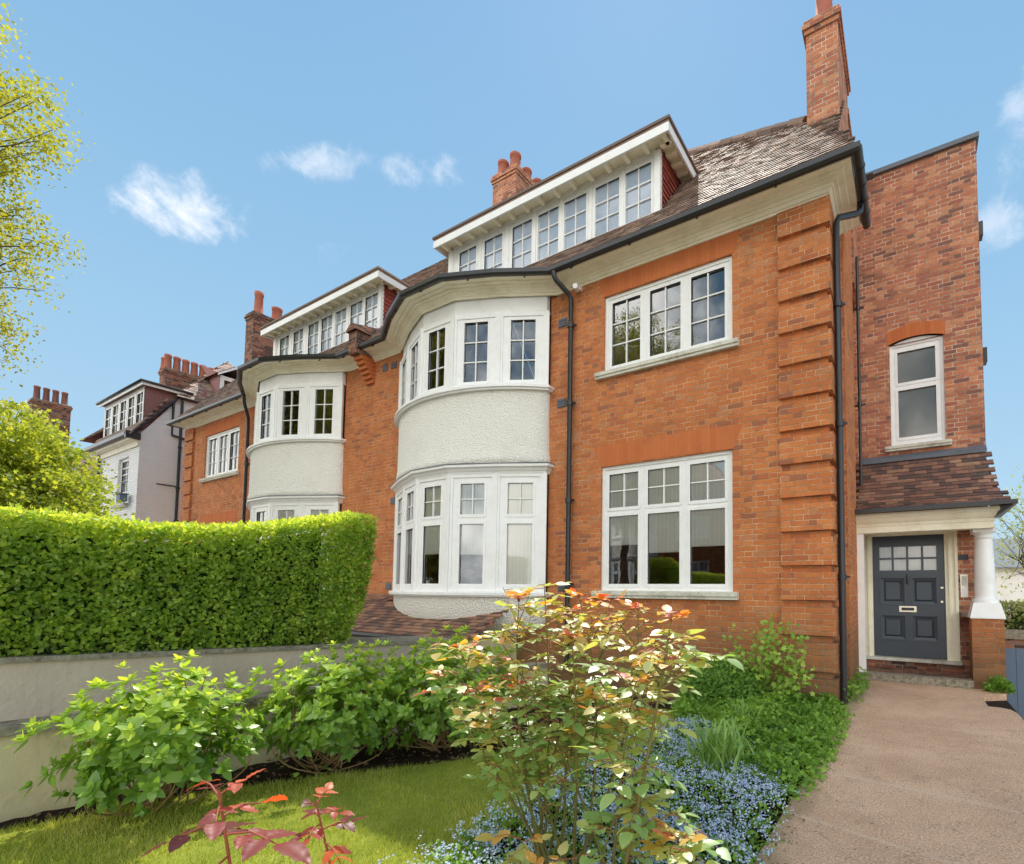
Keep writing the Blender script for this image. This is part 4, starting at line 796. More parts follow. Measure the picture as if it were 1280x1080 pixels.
pipe(WH, [(-22.93, 7.5, 8.25), (-22.93, 7.5, 7.2), (-22.93, 7.5, -1)], .045, (6.5, 5.0, 3.8)); pipe(WH, [(-22.93, 7.25, 8.1), (-22.93, 7.25, 6.9), (-22.93, 9.2, 6.6)], .04)
pipe(WH, [(-27.2, 7.33, 6.5), (-27.2, 7.33, -1)], .05); pipe(WH, [(-26.9, 6.33, 6.5), (-26.9, 6.33, -1)], .05)
pipe(WH, [(-22.95, 6.9, 5.05), (-22.95, 7.5, 5.05)], .02)
WB = tag(thing('window_box', (-23.75, 6.2, 4.4), 'dark blue window box on the sill of the white house', 'window box')); c = MB(); c.box(-23.85, -23.5, 6.1, 6.3, 4.36, 4.6); c.box(-23.88, -23.47, 6.07, 6.33, 4.6, 4.64); c.build('box', 'slate_blue', WB)
F3 = frame(0, 7.4, 1, 0)
for a in (-28.6, -31.0): window(WH, F3, a-.5, a+.5, 4.5, 6.0, [(a-.4, a+.4, 4.6, 5.2, 2, 2), (a-.4, a+.4, 5.27, 5.9, 2, 2)], .05, .08, 'window', bars=.03, sill=(a-.6, a+.6, 4.5, .15, .1))
FH = thing('far_house', (-37, 9, 0), 'distant house behind the yellow-green tree, only its four-pot chimney clear', 'house')
mb = MB(); mb.box(-44, -35, 7, 15, -1.2, 7.4); mb.build('wall', 'white_brick', FH); mb = MB(); mb.mesh([(-44.3, 6.7, 7.3), (-34.7, 6.7, 7.3), (-34.7, 15.3, 7.3), (-44.3, 15.3, 7.3), (-41, 11, 10.8), (-38, 11, 10.8)], [(0, 1, 5, 4), (1, 2, 5), (2, 3, 4, 5), (3, 0, 4)]); mb.build('roof', 'purple_tile', FH)
stack(FH, -36.1, -35.55, 5.95, 7.25, 6.0, 10.05, [(-35.82, 6.13+k*.31, .66, .12) for k in range(4)], 'brick_dark', 'pot_dark'); stack(FH, -40.1, -39.4, 6.6, 7.6, 6.0, 9.9, [(-39.75, 6.9, .9, .2)], 'brick_dark', 'pot_dark')

# ------------------------------------------------------------------ garden wall in two tiers, with coping
GW = thing('garden_wall', (-4.7, 2, 0), 'low rendered garden wall in two steps under the clipped hedge', 'wall')
def slope_box(mb, x0, x1, y0, y1, zb, zt):  # zb, zt as functions of y
    v = [(x, y, z(y)) for z in (zb, zt) for y in (y0, y1) for x in (x0, x1)]; mb.mesh(v, [(0, 1, 3, 2), (4, 6, 7, 5), (2, 3, 7, 6), (0, 4, 5, 1), (0, 2, 6, 4), (1, 5, 7, 3)])
lz = lambda y: .545-.047*y; uz = lambda y: .955-.047*y
mb = MB(); slope_box(mb, -4.86, -4.62, -1.4, 6.0, lambda y: -1.2, lambda y: lz(y)); mb.build('lower_tier', 'render_cream', GW)
mb = MB(); slope_box(mb, -4.86, -4.585, -1.4, 6.0, lambda y: lz(y)+.001, lambda y: lz(y)+.055); mb.build('lower_coping', 'coping_stone', GW)
mb = MB(); slope_box(mb, -5.5, -4.80, -1.4, 4.4, lambda y: lz(y)+.056, lambda y: uz(y)); mb.build('upper_tier', 'render_pink', GW)
mb = MB(); slope_box(mb, -5.52, -4.775, -1.4, 4.42, lambda y: uz(y)+.001, lambda y: uz(y)+.035); mb.build('upper_coping', 'coping_stone', GW)

# ------------------------------------------------------------------ plants
def unit(a): return a/np.maximum(np.linalg.norm(a, axis=-1, keepdims=True), 1e-9)
def rdir(n): return unit(rng.normal(size=(n, 3)))
DIA = (np.array([(0, 0, 0), (.32, .45, .07), (0, 1, -.06), (-.32, .45, .07)]), np.array([(0, 1, 2), (0, 2, 3)]))
OVAL = (np.array([(0, 0, 0), (0, .33, .02), (0, .7, .0), (0, 1, -.13), (.25, .28, .07), (.23, .66, .05), (-.25, .28, .07), (-.23, .66, .05)]), np.array([(0, 4, 1), (0, 1, 6), (4, 5, 1), (5, 2, 1), (1, 2, 7), (1, 7, 6), (2, 5, 3), (2, 3, 7)]))
def leaf_hi(nl=7, nv=3, w=.33, vein=.014, droop=.16, fold=.10):
    V = []; Fc = []; m = 2*nv+1
    for i in range(nl+1):
        t = i/nl; hw = w*math.sin(math.pi*min(1, t**.82))**.72*(1-.12*t) if 0 < t < 1 else .004
        for j in range(-nv, nv+1):
            q = j/nv; z = fold*abs(q)*hw/w-droop*t*t-.05*q*q*hw/w+vein*math.cos(i*math.pi)*abs(q)*(1 if 0 < i < nl else 0); V.append((q*hw, t-.10*abs(q)*(t*(1-t))*2, z))
    for i in range(nl):
        for j in range(m-1): a = i*m+j; Fc += [(a, a+1, a+m+1), (a, a+m+1, a+m)]
    return np.array(V), np.array(Fc)
HI = leaf_hi(9, 3, .36, .022, .28, .10); MID = leaf_hi(6, 1, .29, .0, .07, .08); MIDW = leaf_hi(5, 1, .34, .0, .14)
WIDE = (OVAL[0]*np.array([1.35, 1, 1.2]), OVAL[1])
BLADE = (np.array([(-.05, 0, 0), (.05, 0, 0), (0, 1, -.25)]), np.array([(0, 1, 2)]))
STRAP = (np.array([(-.025, 0, 0), (.025, 0, 0), (-.028, .5, -.03), (.028, .5, -.03), (-.018, .85, -.16), (.018, .85, -.16), (0, 1, -.33)]), np.array([(0, 1, 3), (0, 3, 2), (2, 3, 5), (2, 5, 4), (4, 5, 6)]))
def _lobed():
    a = []; 
    for k in range(10): an = math.pi*(-.5+2*k/10)+math.pi/10*0; r = .5 if k % 2 == 0 else .27; a.append((r*math.cos(an), .5+r*math.sin(an), .04*(k % 2)))
    return np.array([(0, .5, .03)]+a), np.array([(0, 1+k, 1+(k+1) % 10) for k in range(10)])
LOBED = _lobed()
FLOWER = (np.array([(0, 0, 0)]+[(math.cos(2*math.pi*k/10)*(1. if k % 2 == 0 else .5), math.sin(2*math.pi*k/10)*(1. if k % 2 == 0 else .5), .05) for k in range(10)]), np.array([(0, 1+k, 1+(k+1) % 10) for k in range(10)]))
def scatter(T, pos, axis, nrm, size, rnd):
    V, F_ = T; a = unit(axis); nz = unit(nrm-(nrm*a).sum(1, keepdims=True)*a); b = np.cross(a, nz); n = len(pos)
    P = pos[:, None, :]+size[:, None, None]*(V[None, :, 0:1]*b[:, None, :]+V[None, :, 1:2]*a[:, None, :]+V[None, :, 2:3]*nz[:, None, :])
    Fc = F_[None]+np.arange(n)[:, None, None]*len(V); return P.reshape(-1, 3), Fc.reshape(-1, 3), np.repeat(rnd, len(F_))
def merge(parts):
    V, F_, Rr, o = [], [], [], 0
    for v, f, r in parts: V.append(v); F_.append(f+o); Rr.append(r); o += len(v)
    return np.concatenate(V), np.concatenate(F_), np.concatenate(Rr)
def leaves(name, T, pos, axis, nrm, size, rnd, m, parent=None, kind=None):
    V, F_, r = scatter(T, pos, axis, nrm, size, rnd); return tag(bigmesh(name, V, F_, r, m, parent), kind=kind)
def nz3(p, f=1., s=0.):
    return (np.sin(p[:, 0]*f*2.1+s)+np.sin(p[:, 1]*f*2.7+1.3*s+p[:, 2]*f)+np.sin(p[:, 2]*f*3.1+p[:, 0]*f*1.7+s*2)+np.sin((p[:, 0]+p[:, 1])*f*5.3+s)+np.sin((p[:, 1]-p[:, 2])*f*6.1-s))/5

# clipped hedge standing on the upper tier
HD = thing('clipped_hedge', (-5.15, 1, .9), 'long clipped privet hedge growing along the top of the rendered garden wall', 'hedge')
HX0, HX1, HY0, HY1 = -5.65, -4.83, -1.6, 3.30
def htop(y): return np.interp(y, [-1.6, .7, 1.6, 2.2, 2.75, 3.0, 3.2], [1.86, 1.86, 1.85, 1.92, 2.06, 2.13, 2.14])
def hend(z): return np.interp(z, [.8, 1.0, 1.3, 1.7, 2.1], [2.98, 3.02, 3.16, 3.24, 3.25])
c = MB(); ys = list(np.linspace(HY0, 2.75, 16)); 
for a, b in zip(ys, ys[1:]): c.mesh([(HX0+.08, a, .9), (HX1-.10, a, .9-.03*a), (HX1-.10, a, htop(a)-.12), (HX0+.08, a, htop(a)-.12), (HX0+.08, b, .9), (HX1-.10, b, .9-.03*b), (HX1-.10, b, htop(b)-.12), (HX0+.08, b, htop(b)-.12)], [(1, 5, 6, 2), (2, 6, 7, 3), (0, 3, 7, 4)])
b = 2.75; c.mesh([(HX0+.08, b, .9), (HX1-.1, b, .82), (HX1-.1, b, htop(b)-.12), (HX0+.08, b, htop(b)-.12)], [(0, 1, 2, 3)]); c.build('inner_growth', 'twig_core', HD)
def hedge_pts(n, side):
    if side == 'f':
        y = rng.uniform(HY0, HY1, n); u = rng.random(n)**.9; zb = .985-.047*y; z = zb+(htop(y)-zb)*u; p = np.stack([np.full(n, HX1), y, z], 1); nr = np.tile([1., 0, .15], (n, 1))
        k = y < hend(z)+.02; p, nr = p[k], nr[k]
    elif side == 'b': y = rng.uniform(HY0, HY1, n); z = rng.uniform(.9, 1., n)*0+.95+(htop(y)-.95)*rng.random(n); p = np.stack([np.full(n, HX0), y, z], 1); nr = np.tile([-1., 0, .15], (n, 1))
    elif side == 't': y = rng.uniform(HY0, HY1-.05, n); x = rng.uniform(HX0, HX1, n); p = np.stack([x, y, htop(y)], 1); nr = np.tile([0., 0, 1.], (n, 1))
    else: z = rng.uniform(.86, 2.08, n); x = rng.uniform(HX0, HX1, n); p = np.stack([x, hend(z), z], 1); nr = np.tile([0., 1., 0.2], (n, 1))
    return p, nr
P, Q = [], []
for s_, n_ in (('f', 30000), ('t', 20000), ('e', 7000), ('b', 7000)): p, q = hedge_pts(n_, s_); P.append(p); Q.append(q)
P = np.concatenate(P); Q = np.concatenate(Q); n = len(P)
clump = nz3(P, 4., 1.)+.6*nz3(P, 11., 2.)
P = P+Q*(clump[:, None]*.032-rng.random(n)[:, None]**1.5*.10+.015)+rng.normal(size=(n, 3))*.008
kp = rng.random(n) < np.clip(1.35+1.1*nz3(P, 9., 4.)+.6*nz3(P, 23., 1.), .25, 1); P, Q, clump = P[kp], Q[kp], clump[kp]; n = len(P)
ax = unit(Q*.55+rdir(n)*.9+np.array([0, 0, .25])); nr = unit(Q+rdir(n)*.65)
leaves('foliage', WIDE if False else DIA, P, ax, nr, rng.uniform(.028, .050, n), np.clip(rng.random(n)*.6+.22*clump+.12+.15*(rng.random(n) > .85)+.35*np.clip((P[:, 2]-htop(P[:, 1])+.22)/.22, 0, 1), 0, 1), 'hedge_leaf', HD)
n = 1400; y = rng.uniform(HY0, HY1, n); x = rng.uniform(HX0, HX1, n); leaves('new_shoots', DIA, np.stack([x, y, htop(y)-.01+rng.random(n)*.05], 1), unit(rdir(n)*.5+np.array([0, 0, 1])), rdir(n), rng.uniform(.025, .045, n), rng.uniform(.6, 1, n), 'hedge_leaf', HD)

def stems_mesh(name, m, lines, parent, seg=6):
    mb = MB()
    for pts, r in lines: mb.tube(pts, r, seg, cap=False)
    return mb.build(name, m, parent)
def curve(a, b, bow, n=6):
    a, b = Vector(a), Vector(b); bow = Vector(bow); return [a.lerp(b, t)+bow*(4*t*(1-t)) for t in [k/(n-1) for k in range(n)]]
def shrub(name, base, cen, rad, label, cat, nros=230, lsize=(.06, .10), m='shrub_leaf', group=None, seed=1, gap=.5, T=MID):
    global rng; rng = np.random.default_rng(seed); random.seed(seed)
    o = thing(name, base, label, cat, group); cen = np.array(cen); rad = np.array(rad); base = np.array(base)
    d = rdir(nros*3); d = d[d[:, 2] > -.85][:nros]; r = rng.uniform(.3, 1.0, len(d))**.6; r *= np.clip(1+.28*nz3(d, 3., seed)+.10*rng.normal(size=len(d)), .5, 1.16)*np.where(d[:, 2] < -.3, .84, 1.)
    C_ = cen+d*rad*r[:, None]; lines = []
    for i in rng.choice(len(C_), min(len(C_), 26), replace=False):
        b0 = base+np.array([rng.normal()*.07, rng.normal()*.07, -.04]); mid = Vector(((C_[i]-cen)*.35)); mid.z = -abs(mid.z)*.3-.02; L = curve(b0, C_[i], mid*.5+Vector((rng.normal()*.03, rng.normal()*.03, 0)), 7); lines.append((L, [.0075, .0065, .0055, .0048, .004, .0032, .0025]))
    stems_mesh('stems', 'stem_tan', lines, o, 5)
    k = 9; idx = np.repeat(np.arange(len(C_)), k); n = len(idx); out = unit(unit(C_-cen)+np.array([0, 0, .75]))[idx]
    ph = np.tile(np.arange(k)*2.4, len(C_))+np.repeat(rng.random(len(C_))*6, k); t1 = unit(np.cross(out, np.array([.3, .2, .9]))); t2 = np.cross(out, t1); ring = t1*np.cos(ph)[:, None]+t2*np.sin(ph)[:, None]
    lift = np.tile(np.linspace(.05, 1.3, k), len(C_))[:, None]; ax = unit(ring+out*lift*.9+rng.normal(size=(n, 3))*.18); nr = unit(out*1.2-ring*.3+rng.normal(size=(n, 3))*.2)
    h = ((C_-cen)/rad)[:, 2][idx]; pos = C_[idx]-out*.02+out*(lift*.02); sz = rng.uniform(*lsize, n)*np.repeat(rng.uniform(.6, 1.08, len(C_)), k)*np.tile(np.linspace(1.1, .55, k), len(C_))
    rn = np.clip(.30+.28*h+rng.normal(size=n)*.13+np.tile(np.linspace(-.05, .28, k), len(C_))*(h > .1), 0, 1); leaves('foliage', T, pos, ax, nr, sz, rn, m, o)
    return o
shrub('broadleaf_shrub', (-4.20, 1.38, .0), (-4.0, 1.27, .46), (.47, .54, .44), 'rounded leafy shrub in front of the garden wall, nearest the photographer, with brightest sunlit leaves', 'shrub', 440, (.055, .105), group='broad-leaved shrubs along the wall', seed=3)
shrub('broadleaf_shrub', (-4.12, 2.42, -.03), (-3.96, 2.42, .44), (.50, .68, .50), 'middle leafy shrub of the soil bed, between the sunlit one and the darker one', 'shrub', 500, (.06, .105), group='broad-leaved shrubs along the wall', seed=5)
shrub('broadleaf_shrub', (-3.80, 3.35, -.05), (-3.74, 3.32, .44), (.62, .80, .56), 'darker leafy shrub farthest along the wall, partly behind the rose bush', 'shrub', 680, (.06, .10), group='broad-leaved shrubs along the wall', seed=8)

# compound rose leaves
def rose_leaves(pts, dirs, ln, rn, T=MIDW):
    """each point: a rachis with five leaflets"""
    P, A_, Nn, S_, R_ = [], [], [], [], []; lines = []
    for p, d, l, r in zip(pts, dirs, ln, rn):
        p = Vector(p); d = Vector(d).normalized(); up = Vector((0, 0, 1)); side = d.cross(up); side = side.normalized() if side.length > .05 else Vector((1, 0, 0)); up = side.cross(d)
        dz = Vector((0, 0, -l*.25)); end = p+d*l+dz; lines.append(([p, p+d*l*.5, end], [.0022, .0017, .0012]))
        for t, sgn, sc_ in ((.42, 1, .72), (.42, -1, .72), (.74, 1, .9), (.74, -1, .9), (1., 0, 1.1)):
            if random.random() < .06: continue
            q = p+d*l*t+dz*t*t; a = (d*(.45 if sgn else 1.)+side*sgn*.9+Vector((random.gauss(0, .15), random.gauss(0, .15), -.12+random.gauss(0, .15)))); P.append(q); A_.append(a); Nn.append(Vector((random.gauss(0, .28), random.gauss(0, .28), 1))); S_.append(l*.62*sc_*random.uniform(.8, 1.15)); R_.append(min(1, max(0, r+random.gauss(0, .07))))
    return scatter(T, np.array(P), np.array(A_), np.array(Nn), np.array(S_), np.array(R_)), lines
def rose(name, label, base, canes, nleaf, lf=(.06, .11), seed=2, tipred=.5, mat_='rose_leaf', fill=None):
    global rng; random.seed(seed); rng = np.random.default_rng(seed); o = thing(name, base, label, 'rose bush'); lines = []; pts = []; dirs = []; ln = []; rn = []
    for (b, tip, bow, r) in canes:
        L = curve(b, tip, bow, 10); lines.append((L, [r*(1-.75*k/9) for k in range(10)]))
        T_ = (L[-1]-L[0]).length; k = max(5, int(nleaf*T_))
        for q in range(k):
            t = random.uniform(.30, 1.)**.8; i = min(8, int(t*9)); p = L[i].lerp(L[i+1], t*9-i); an = random.uniform(0, 6.28); d = Vector((math.cos(an), math.sin(an), random.uniform(-.1, .6))); 
            if random.random() < .55 and t < .95:   # side twig carrying several leaves
                tw = p+d*random.uniform(.08, .24)+Vector((0, 0, .08)); lines.append(([p, (p+tw)/2+Vector((0, 0, -.01)), tw], [r*.4, r*.3, .0015]))
                for _ in range(3): an2 = random.uniform(0, 6.28); pts.append(tw.lerp(p, random.random()*.6)); dirs.append((math.cos(an2), math.sin(an2), random.uniform(-.2, .6))); ln.append(random.uniform(*lf)); rn.append(random.uniform(0, .62) if t < .8 else random.uniform(.3, .85))
            else: pts.append(p); dirs.append(d); ln.append(random.uniform(*lf)); rn.append(random.uniform(.0, .6) if t < .8 else random.uniform(.45, 1.))
        if random.random() < tipred:
            for _ in range(4): an = random.uniform(0, 6.28); pts.append(L[-1]); dirs.append((math.cos(an), math.sin(an), .8)); ln.append(random.uniform(*lf)*.75); rn.append(random.uniform(.8, 1.))
    (V, F_, r_), l2 = rose_leaves(pts, dirs, ln, rn); stems_mesh('canes', 'stem_green', lines, o, 6); stems_mesh('leaf_stalks', 'stem_red', l2, o, 4); bigmesh('foliage', V, F_, r_, mat_, o)
    bud = MB()
    for (b, tip, bow, r) in canes:
        if random.random() < .5: t = Vector(tip); bud.lathe(t.x, t.y, [(.002, t.z), (.006, t.z+.004), (.0075, t.z+.012), (.005, t.z+.022), (.001, t.z+.03)], 8)
    if bud.f: bud.build('rose_buds', 'stem_red', o)
    return o
canes = []
random.seed(11)
tips = [(-1.50, 1.90, 1.43), (-1.62, 1.86, 1.34), (-1.38, 2.02, 1.36), (-1.72, 1.78, 1.22), (-1.86, 1.72, 1.10), (-1.94, 1.66, .98), (-1.26, 2.12, 1.34), (-1.14, 2.18, 1.30), (-1.52, 2.15, 1.28), (-1.66, 2.05, 1.20), (-1.30, 1.85, 1.18), (-1.48, 1.75, 1.10), (-1.70, 1.60, .92), (-1.10, 2.05, 1.08), (-1.20, 1.90, .92), (-1.88, 1.85, .88), (-1.04, 2.30, 1.05), (-1.36, 2.30, 1.22), (-1.56, 1.82, .95)]
for t in tips: b = Vector((-1.46+random.gauss(0, .10), 2.0+random.gauss(0, .08), -.02)); canes.append((b, t, (random.gauss(0, .05), random.gauss(0, .05), .05), random.uniform(.005, .009)))
rose('rose_bush', 'tall rose bush with glossy bronze, green and orange leaves standing between lawn and flower bed', (-1.46, 2.0, 0), canes, 12, (.065, .12), 4, .8)
c2 = [((-1.02, 1.66, -.02), (-.80, 1.80, 1.28), (.02, 0, .02), .011), ((-1.0, 1.7, -.02), (-.98, 1.85, 1.02), (-.03, 0, .0), .008), ((-1.05, 1.62, -.02), (-.72, 1.70, .52), (.05, 0, .05), .006), ((-1.05, 1.62, -.02), (-.92, 1.55, .40), (.0, 0, .05), .006), ((-1.08, 1.62, -.02), (-1.15, 1.52, .36), (.0, 0, .05), .005)]
rose('rose_bush', 'slender rose with one thick upright cane and large orange leaves at the path side', (-1.02, 1.66, 0), c2, 22, (.075, .13), 9, 1.)
def red_shoot(base, tip, label, seed, lf, group='red-leaved rose shoots'):
    global rng; random.seed(seed); rng = np.random.default_rng(seed); o = thing('rose_shoot', base, label, 'rose', group); L = curve(base, tip, (.02, .02, 0), 9); lines = [(L, [.006*(1-.6*k/8) for k in range(9)])]; pts = []; dirs = []; ln = []; rn = []
    for k, t in enumerate((.99, .985, .975, .955, .94, .925, .91, .89, .86, .82, .76, .68, .55, .42)):
        i = min(7, int(t*8)); p = L[i].lerp(L[i+1], t*8-i); an = k*2.4+seed; pts.append(p); dirs.append((math.cos(an), math.sin(an), .9 if t > .975 else (.15 if t > .9 else -.15))); ln.append(lf*(.55+.45*min(1, (1-t)*14))*random.uniform(.8, 1.15)); rn.append(random.random())
    (V, F_, r_), l2 = rose_leaves(pts, dirs, [q*.8 for q in ln], rn, HI); stems_mesh('canes', 'stem_red', lines+l2, o, 6); bigmesh('foliage', V, F_, r_, 'rose_red_leaf', o)
    return o
red_shoot((-1.02, .50, -.03), (-1.065, .43, 1.04), 'young rose shoot with large glossy red-bronze leaves, the bigger of two, at the left', 1, .115)
red_shoot((-1.16, .80, -.03), (-1.235, .70, .89), 'smaller young rose shoot with crimson tip leaves, to the right of the bigger red one', 2, .088)

# debris on the bare soil
rng = np.random.default_rng(31); n = 2600; x = rng.uniform(-4.6, -2.9, n); y = rng.uniform(-.2, 5.5, n); k = np.array([not in_lawn(a, b) for a, b in zip(x, y)]); x, y = x[k], y[k]; n = len(x)
tag(leaves('leaf_litter', DIA, np.stack([x, y, np.array([gz(a, b) for a, b in zip(x, y)])+.012], 1), unit(rdir(n)*np.array([1, 1, .25])), unit(rdir(n)*.7+np.array([0, 0, 1])), rng.uniform(.012, .05, n), rng.random(n)**1.5*.9, 'dead_leaf', None, 'stuff'), 'dead leaves and crumbs on the dark soil bed')
n = 500; x = rng.uniform(-4.6, -3.0, n); y = rng.uniform(-.2, 5.0, n); k = np.array([not in_lawn(a, b) for a, b in zip(x, y)]) & (nz3(np.stack([x, y, x*0], 1), 2.5, 4.) > .1); x, y = x[k], y[k]; n = len(x)
tag(leaves('weeds', WIDE, np.stack([x, y, np.array([gz(a, b) for a, b in zip(x, y)])+.012+.03*rng.random(n)], 1), unit(rdir(n)*np.array([1, 1, .25])+np.array([0, 0, .3])), unit(rdir(n)*.7+np.array([0, 0, 1])), rng.uniform(.015, .05, n), rng.random(n), 'cover_leaf', None, 'stuff'), 'small green weeds scattered over the soil bed')
n = 900; y = rng.uniform(.8, 9.0, n); x = np.where(rng.random(n) < .75, -.70+abs(rng.normal(size=n))*.07, rng.uniform(-.7, 1., n)); k = (rng.random(n) < .8); x, y = x[k], y[k]; n = len(x)
tag(leaves('path_debris', DIA, np.stack([x, y, np.full(n, .006)], 1), unit(rdir(n)*np.array([1, 1, .15])), unit(rdir(n)*.3+np.array([0, 0, 1])), rng.uniform(.006, .022, n), rng.random(n)**1.5*.9, 'dead_leaf', None, 'stuff'), 'crumbs of soil and dead leaf on the path edge')
# grass on the lawn
n = 190000; x = rng.uniform(-4.45, -1.6, n); y = rng.uniform(-.4, 6.0, n); k = np.array([rng.random() < min(1, 1.6/(.5+max(0, yy)*.55)) and in_lawn(xx+rng.normal()*.03, yy) for xx, yy in zip(x, y)])
x, y = x[k], y[k]; n = len(x); z = np.array([gz(a, b) for a, b in zip(x, y)])+.012; pos = np.stack([x, y, z], 1); patch = nz3(pos*np.array([1, 1, 0]), 1.6, 3.)+.5*nz3(pos*np.array([1, 1, 0]), 5., 1.)
leaves('grass', BLADE, pos, unit(rdir(n)*.55+np.array([0, 0, 1])), rdir(n), rng.uniform(.022, .05, n)*(1+.2*patch), np.clip(.45+.34*patch+rng.normal(size=n)*.2, 0, 1), 'grass_leaf', None, 'stuff')
COL.objects[-1]['label'] = 'short mown lawn grass'

# bed on the path side: forget-me-nots, then leafy cover towards the house
FM = [(-2.0, 1.3), (-2.2, 2.2), (-2.3, 3.2), (-2.3, 4.6), (-2.1, 5.2), (-1.55, 5.0), (-1.2, 4.2), (-.78, 3.75), (-.70, 3.0), (-.66, 2.2), (-.66, 1.0), (-1.9, 1.0)]
GCp = [(-1.35, 4.2), (-1.75, 5.0), (-2.3, 5.3), (-2.6, 6.0), (-2.6, 6.85), (-.80, 6.88), (-.64, 6.4), (-.58, 5.2), (-.62, 4.2), (-.70, 3.6), (-1.0, 3.75)]
def inpoly(poly, x, y):
    c = np.zeros(len(x), bool); n = len(poly)
    for i in range(n):
        (x1, y1), (x2, y2) = poly[i], poly[(i+1) % n]
        if y1 == y2: continue
        c ^= ((y1 > y) != (y2 > y)) & (x < (x2-x1)*(y-y1)/(y2-y1)+x1)
    return c
def sample(poly, n, j=.04):
    xs = [p[0] for p in poly]; ys = [p[1] for p in poly]; x = rng.uniform(min(xs), max(xs), n*3); y = rng.uniform(min(ys), max(ys), n*3); k = inpoly(poly, x+rng.normal(size=n*3)*j, y+rng.normal(size=n*3)*j); return x[k][:n], y[k][:n]
def cover(poly, n, hgt, size, m, T, name, label, fl=0, seed=0):
    x, y = sample(poly, n); n = len(x); p0 = np.stack([x, y, x*0], 1); hh = hgt*(.72+.45*nz3(p0, 2.6, seed)+.2*nz3(p0, 8., seed)); edge = np.clip((-.62-x)/.22, .25, 1.); hh = np.maximum(.03, hh*edge); z = np.array([gz(a, b) for a, b in zip(x, y)])+hh*rng.random(n)**.45
    pos = np.stack([x, y, z], 1); o = leaves(name, T, pos, unit(rdir(n)+np.array([0, 0, .45])), unit(rdir(n)*.6+np.array([0, 0, 1])), rng.uniform(*size, n), np.clip(.42+.3*nz3(p0, 3., 5.)+rng.normal(size=n)*.17, 0, 1), m, None, 'stuff'); o['label'] = label
    return hh, x, y
cover(FM, 15000, .13, (.018, .045), 'cover_leaf', OVAL, 'ground_cover', 'low green foliage of the forget-me-nots', seed=2)
x, y = sample(FM, 11000, .05); p0 = np.stack([x, y, x*0], 1); dens = nz3(p0, 3.2, 7.)+.5*nz3(p0, 9., 2.); k = rng.random(len(x)) < np.clip(.50+.75*dens, .05, 1); x, y, p0 = x[k], y[k], p0[k]
# flowers in small sprays
idx = np.repeat(np.arange(len(x)), 4); n = len(idx); hh = .13*(.72+.45*nz3(p0, 2.6, 2)+.2*nz3(p0, 8., 2))*np.clip((-.62-x)/.22, .25, 1.)
pos = np.stack([x, y, np.array([gz(a, b) for a, b in zip(x, y)])+np.maximum(.03, hh)+rng.uniform(.0, .055, len(x))], 1)[idx]+rng.normal(size=(n, 3))*np.array([.012, .012, .006])
o = leaves('forget_me_nots', FLOWER, pos, rdir(n), unit(rdir(n)*.5+np.array([0, -.25, 1])), rng.uniform(.005, .0085, n), rng.random(n), 'petal_blue', None, 'stuff'); o['label'] = 'drift of pale blue forget-me-nots beside the path'
cover(GCp, 17000, .24, (.025, .055), 'cover_leaf', LOBED, 'ground_cover', 'dense green leafy ground cover by the house wall', seed=4)
IV = thing('ivy_mound', (-2.2, 6.45, .0), 'dark low ivy mound against the brick wall', 'plant'); n = 7000; d = rdir(n); d[:, 2] = abs(d[:, 2]); r = (rng.uniform(.5, 1, n)**.4)*(1+.15*nz3(d, 4., 1.)); pos = np.array([-2.15, 6.5, .0])+d*r[:, None]*np.array([.58, .42, .50]); pos = pos[pos[:, 1] < 6.88]; n = len(pos)
leaves('foliage', LOBED, pos, unit(rdir(n)+np.array([0, -.3, .3])), unit(rdir(n)*.5+np.array([.2, -1, .6])), rng.uniform(.03, .055, n), np.clip(rng.random(n)*.45, 0, 1), 'cover_leaf', IV); c = MB(); c.lathe(-2.15, 6.5, [(.35, -.1), (.33, .15), (.2, .33), (.02, .38)], 12); c.build('inner_growth', 'twig_core', IV)
def whips(name, label, base, tips, lsize, m='cover_leaf', T=LOBED, n=26, seed=1, rn=(.4, 1.)):
    global rng; random.seed(seed); rng = np.random.default_rng(seed); o = thing(name, base, label, 'plant'); lines = []; P = []
    for t in tips:
        b = Vector(base)+Vector((random.gauss(0, .08), random.gauss(0, .04), -.03)); L = curve(b, t, (random.gauss(0, .06), random.gauss(0, .04), .05), 8); lines.append((L, [.007*(1-.7*k/7) for k in range(8)]))
        for _ in range(n): q = random.uniform(.2, 1); i = min(6, int(q*7)); p = L[i].lerp(L[i+1], q*7-i); P.append(p+Vector((random.gauss(0, .06), random.gauss(0, .06), random.gauss(0, .05))))
    P = np.array(P); k = len(P); leaves('foliage', T, P, unit(rdir(k)+np.array([0, -.2, .1])), unit(rdir(k)*.5+np.array([.1, -.6, .8])), rng.uniform(*lsize, k), rng.uniform(*rn, k), m, o); stems_mesh('stems', 'stem_green', lines, o, 5); return o
whips('leafy_shrub', 'airy light green shrub with lobed leaves leaning on the brick wall by the quoins', (-1.6, 6.55, 0), [(-1.56, 6.6, 1.05), (-1.35, 6.55, .95), (-1.45, 6.4, 1.02), (-1.8, 6.5, .92), (-2.05, 6.5, .82), (-1.15, 6.5, .62), (-1.0, 6.3, .42), (-1.7, 6.3, .7), (-1.9, 6.3, .6), (-1.3, 6.3, .72), (-1.2, 6.6, .8)], (.05, .085), seed=6, n=60)
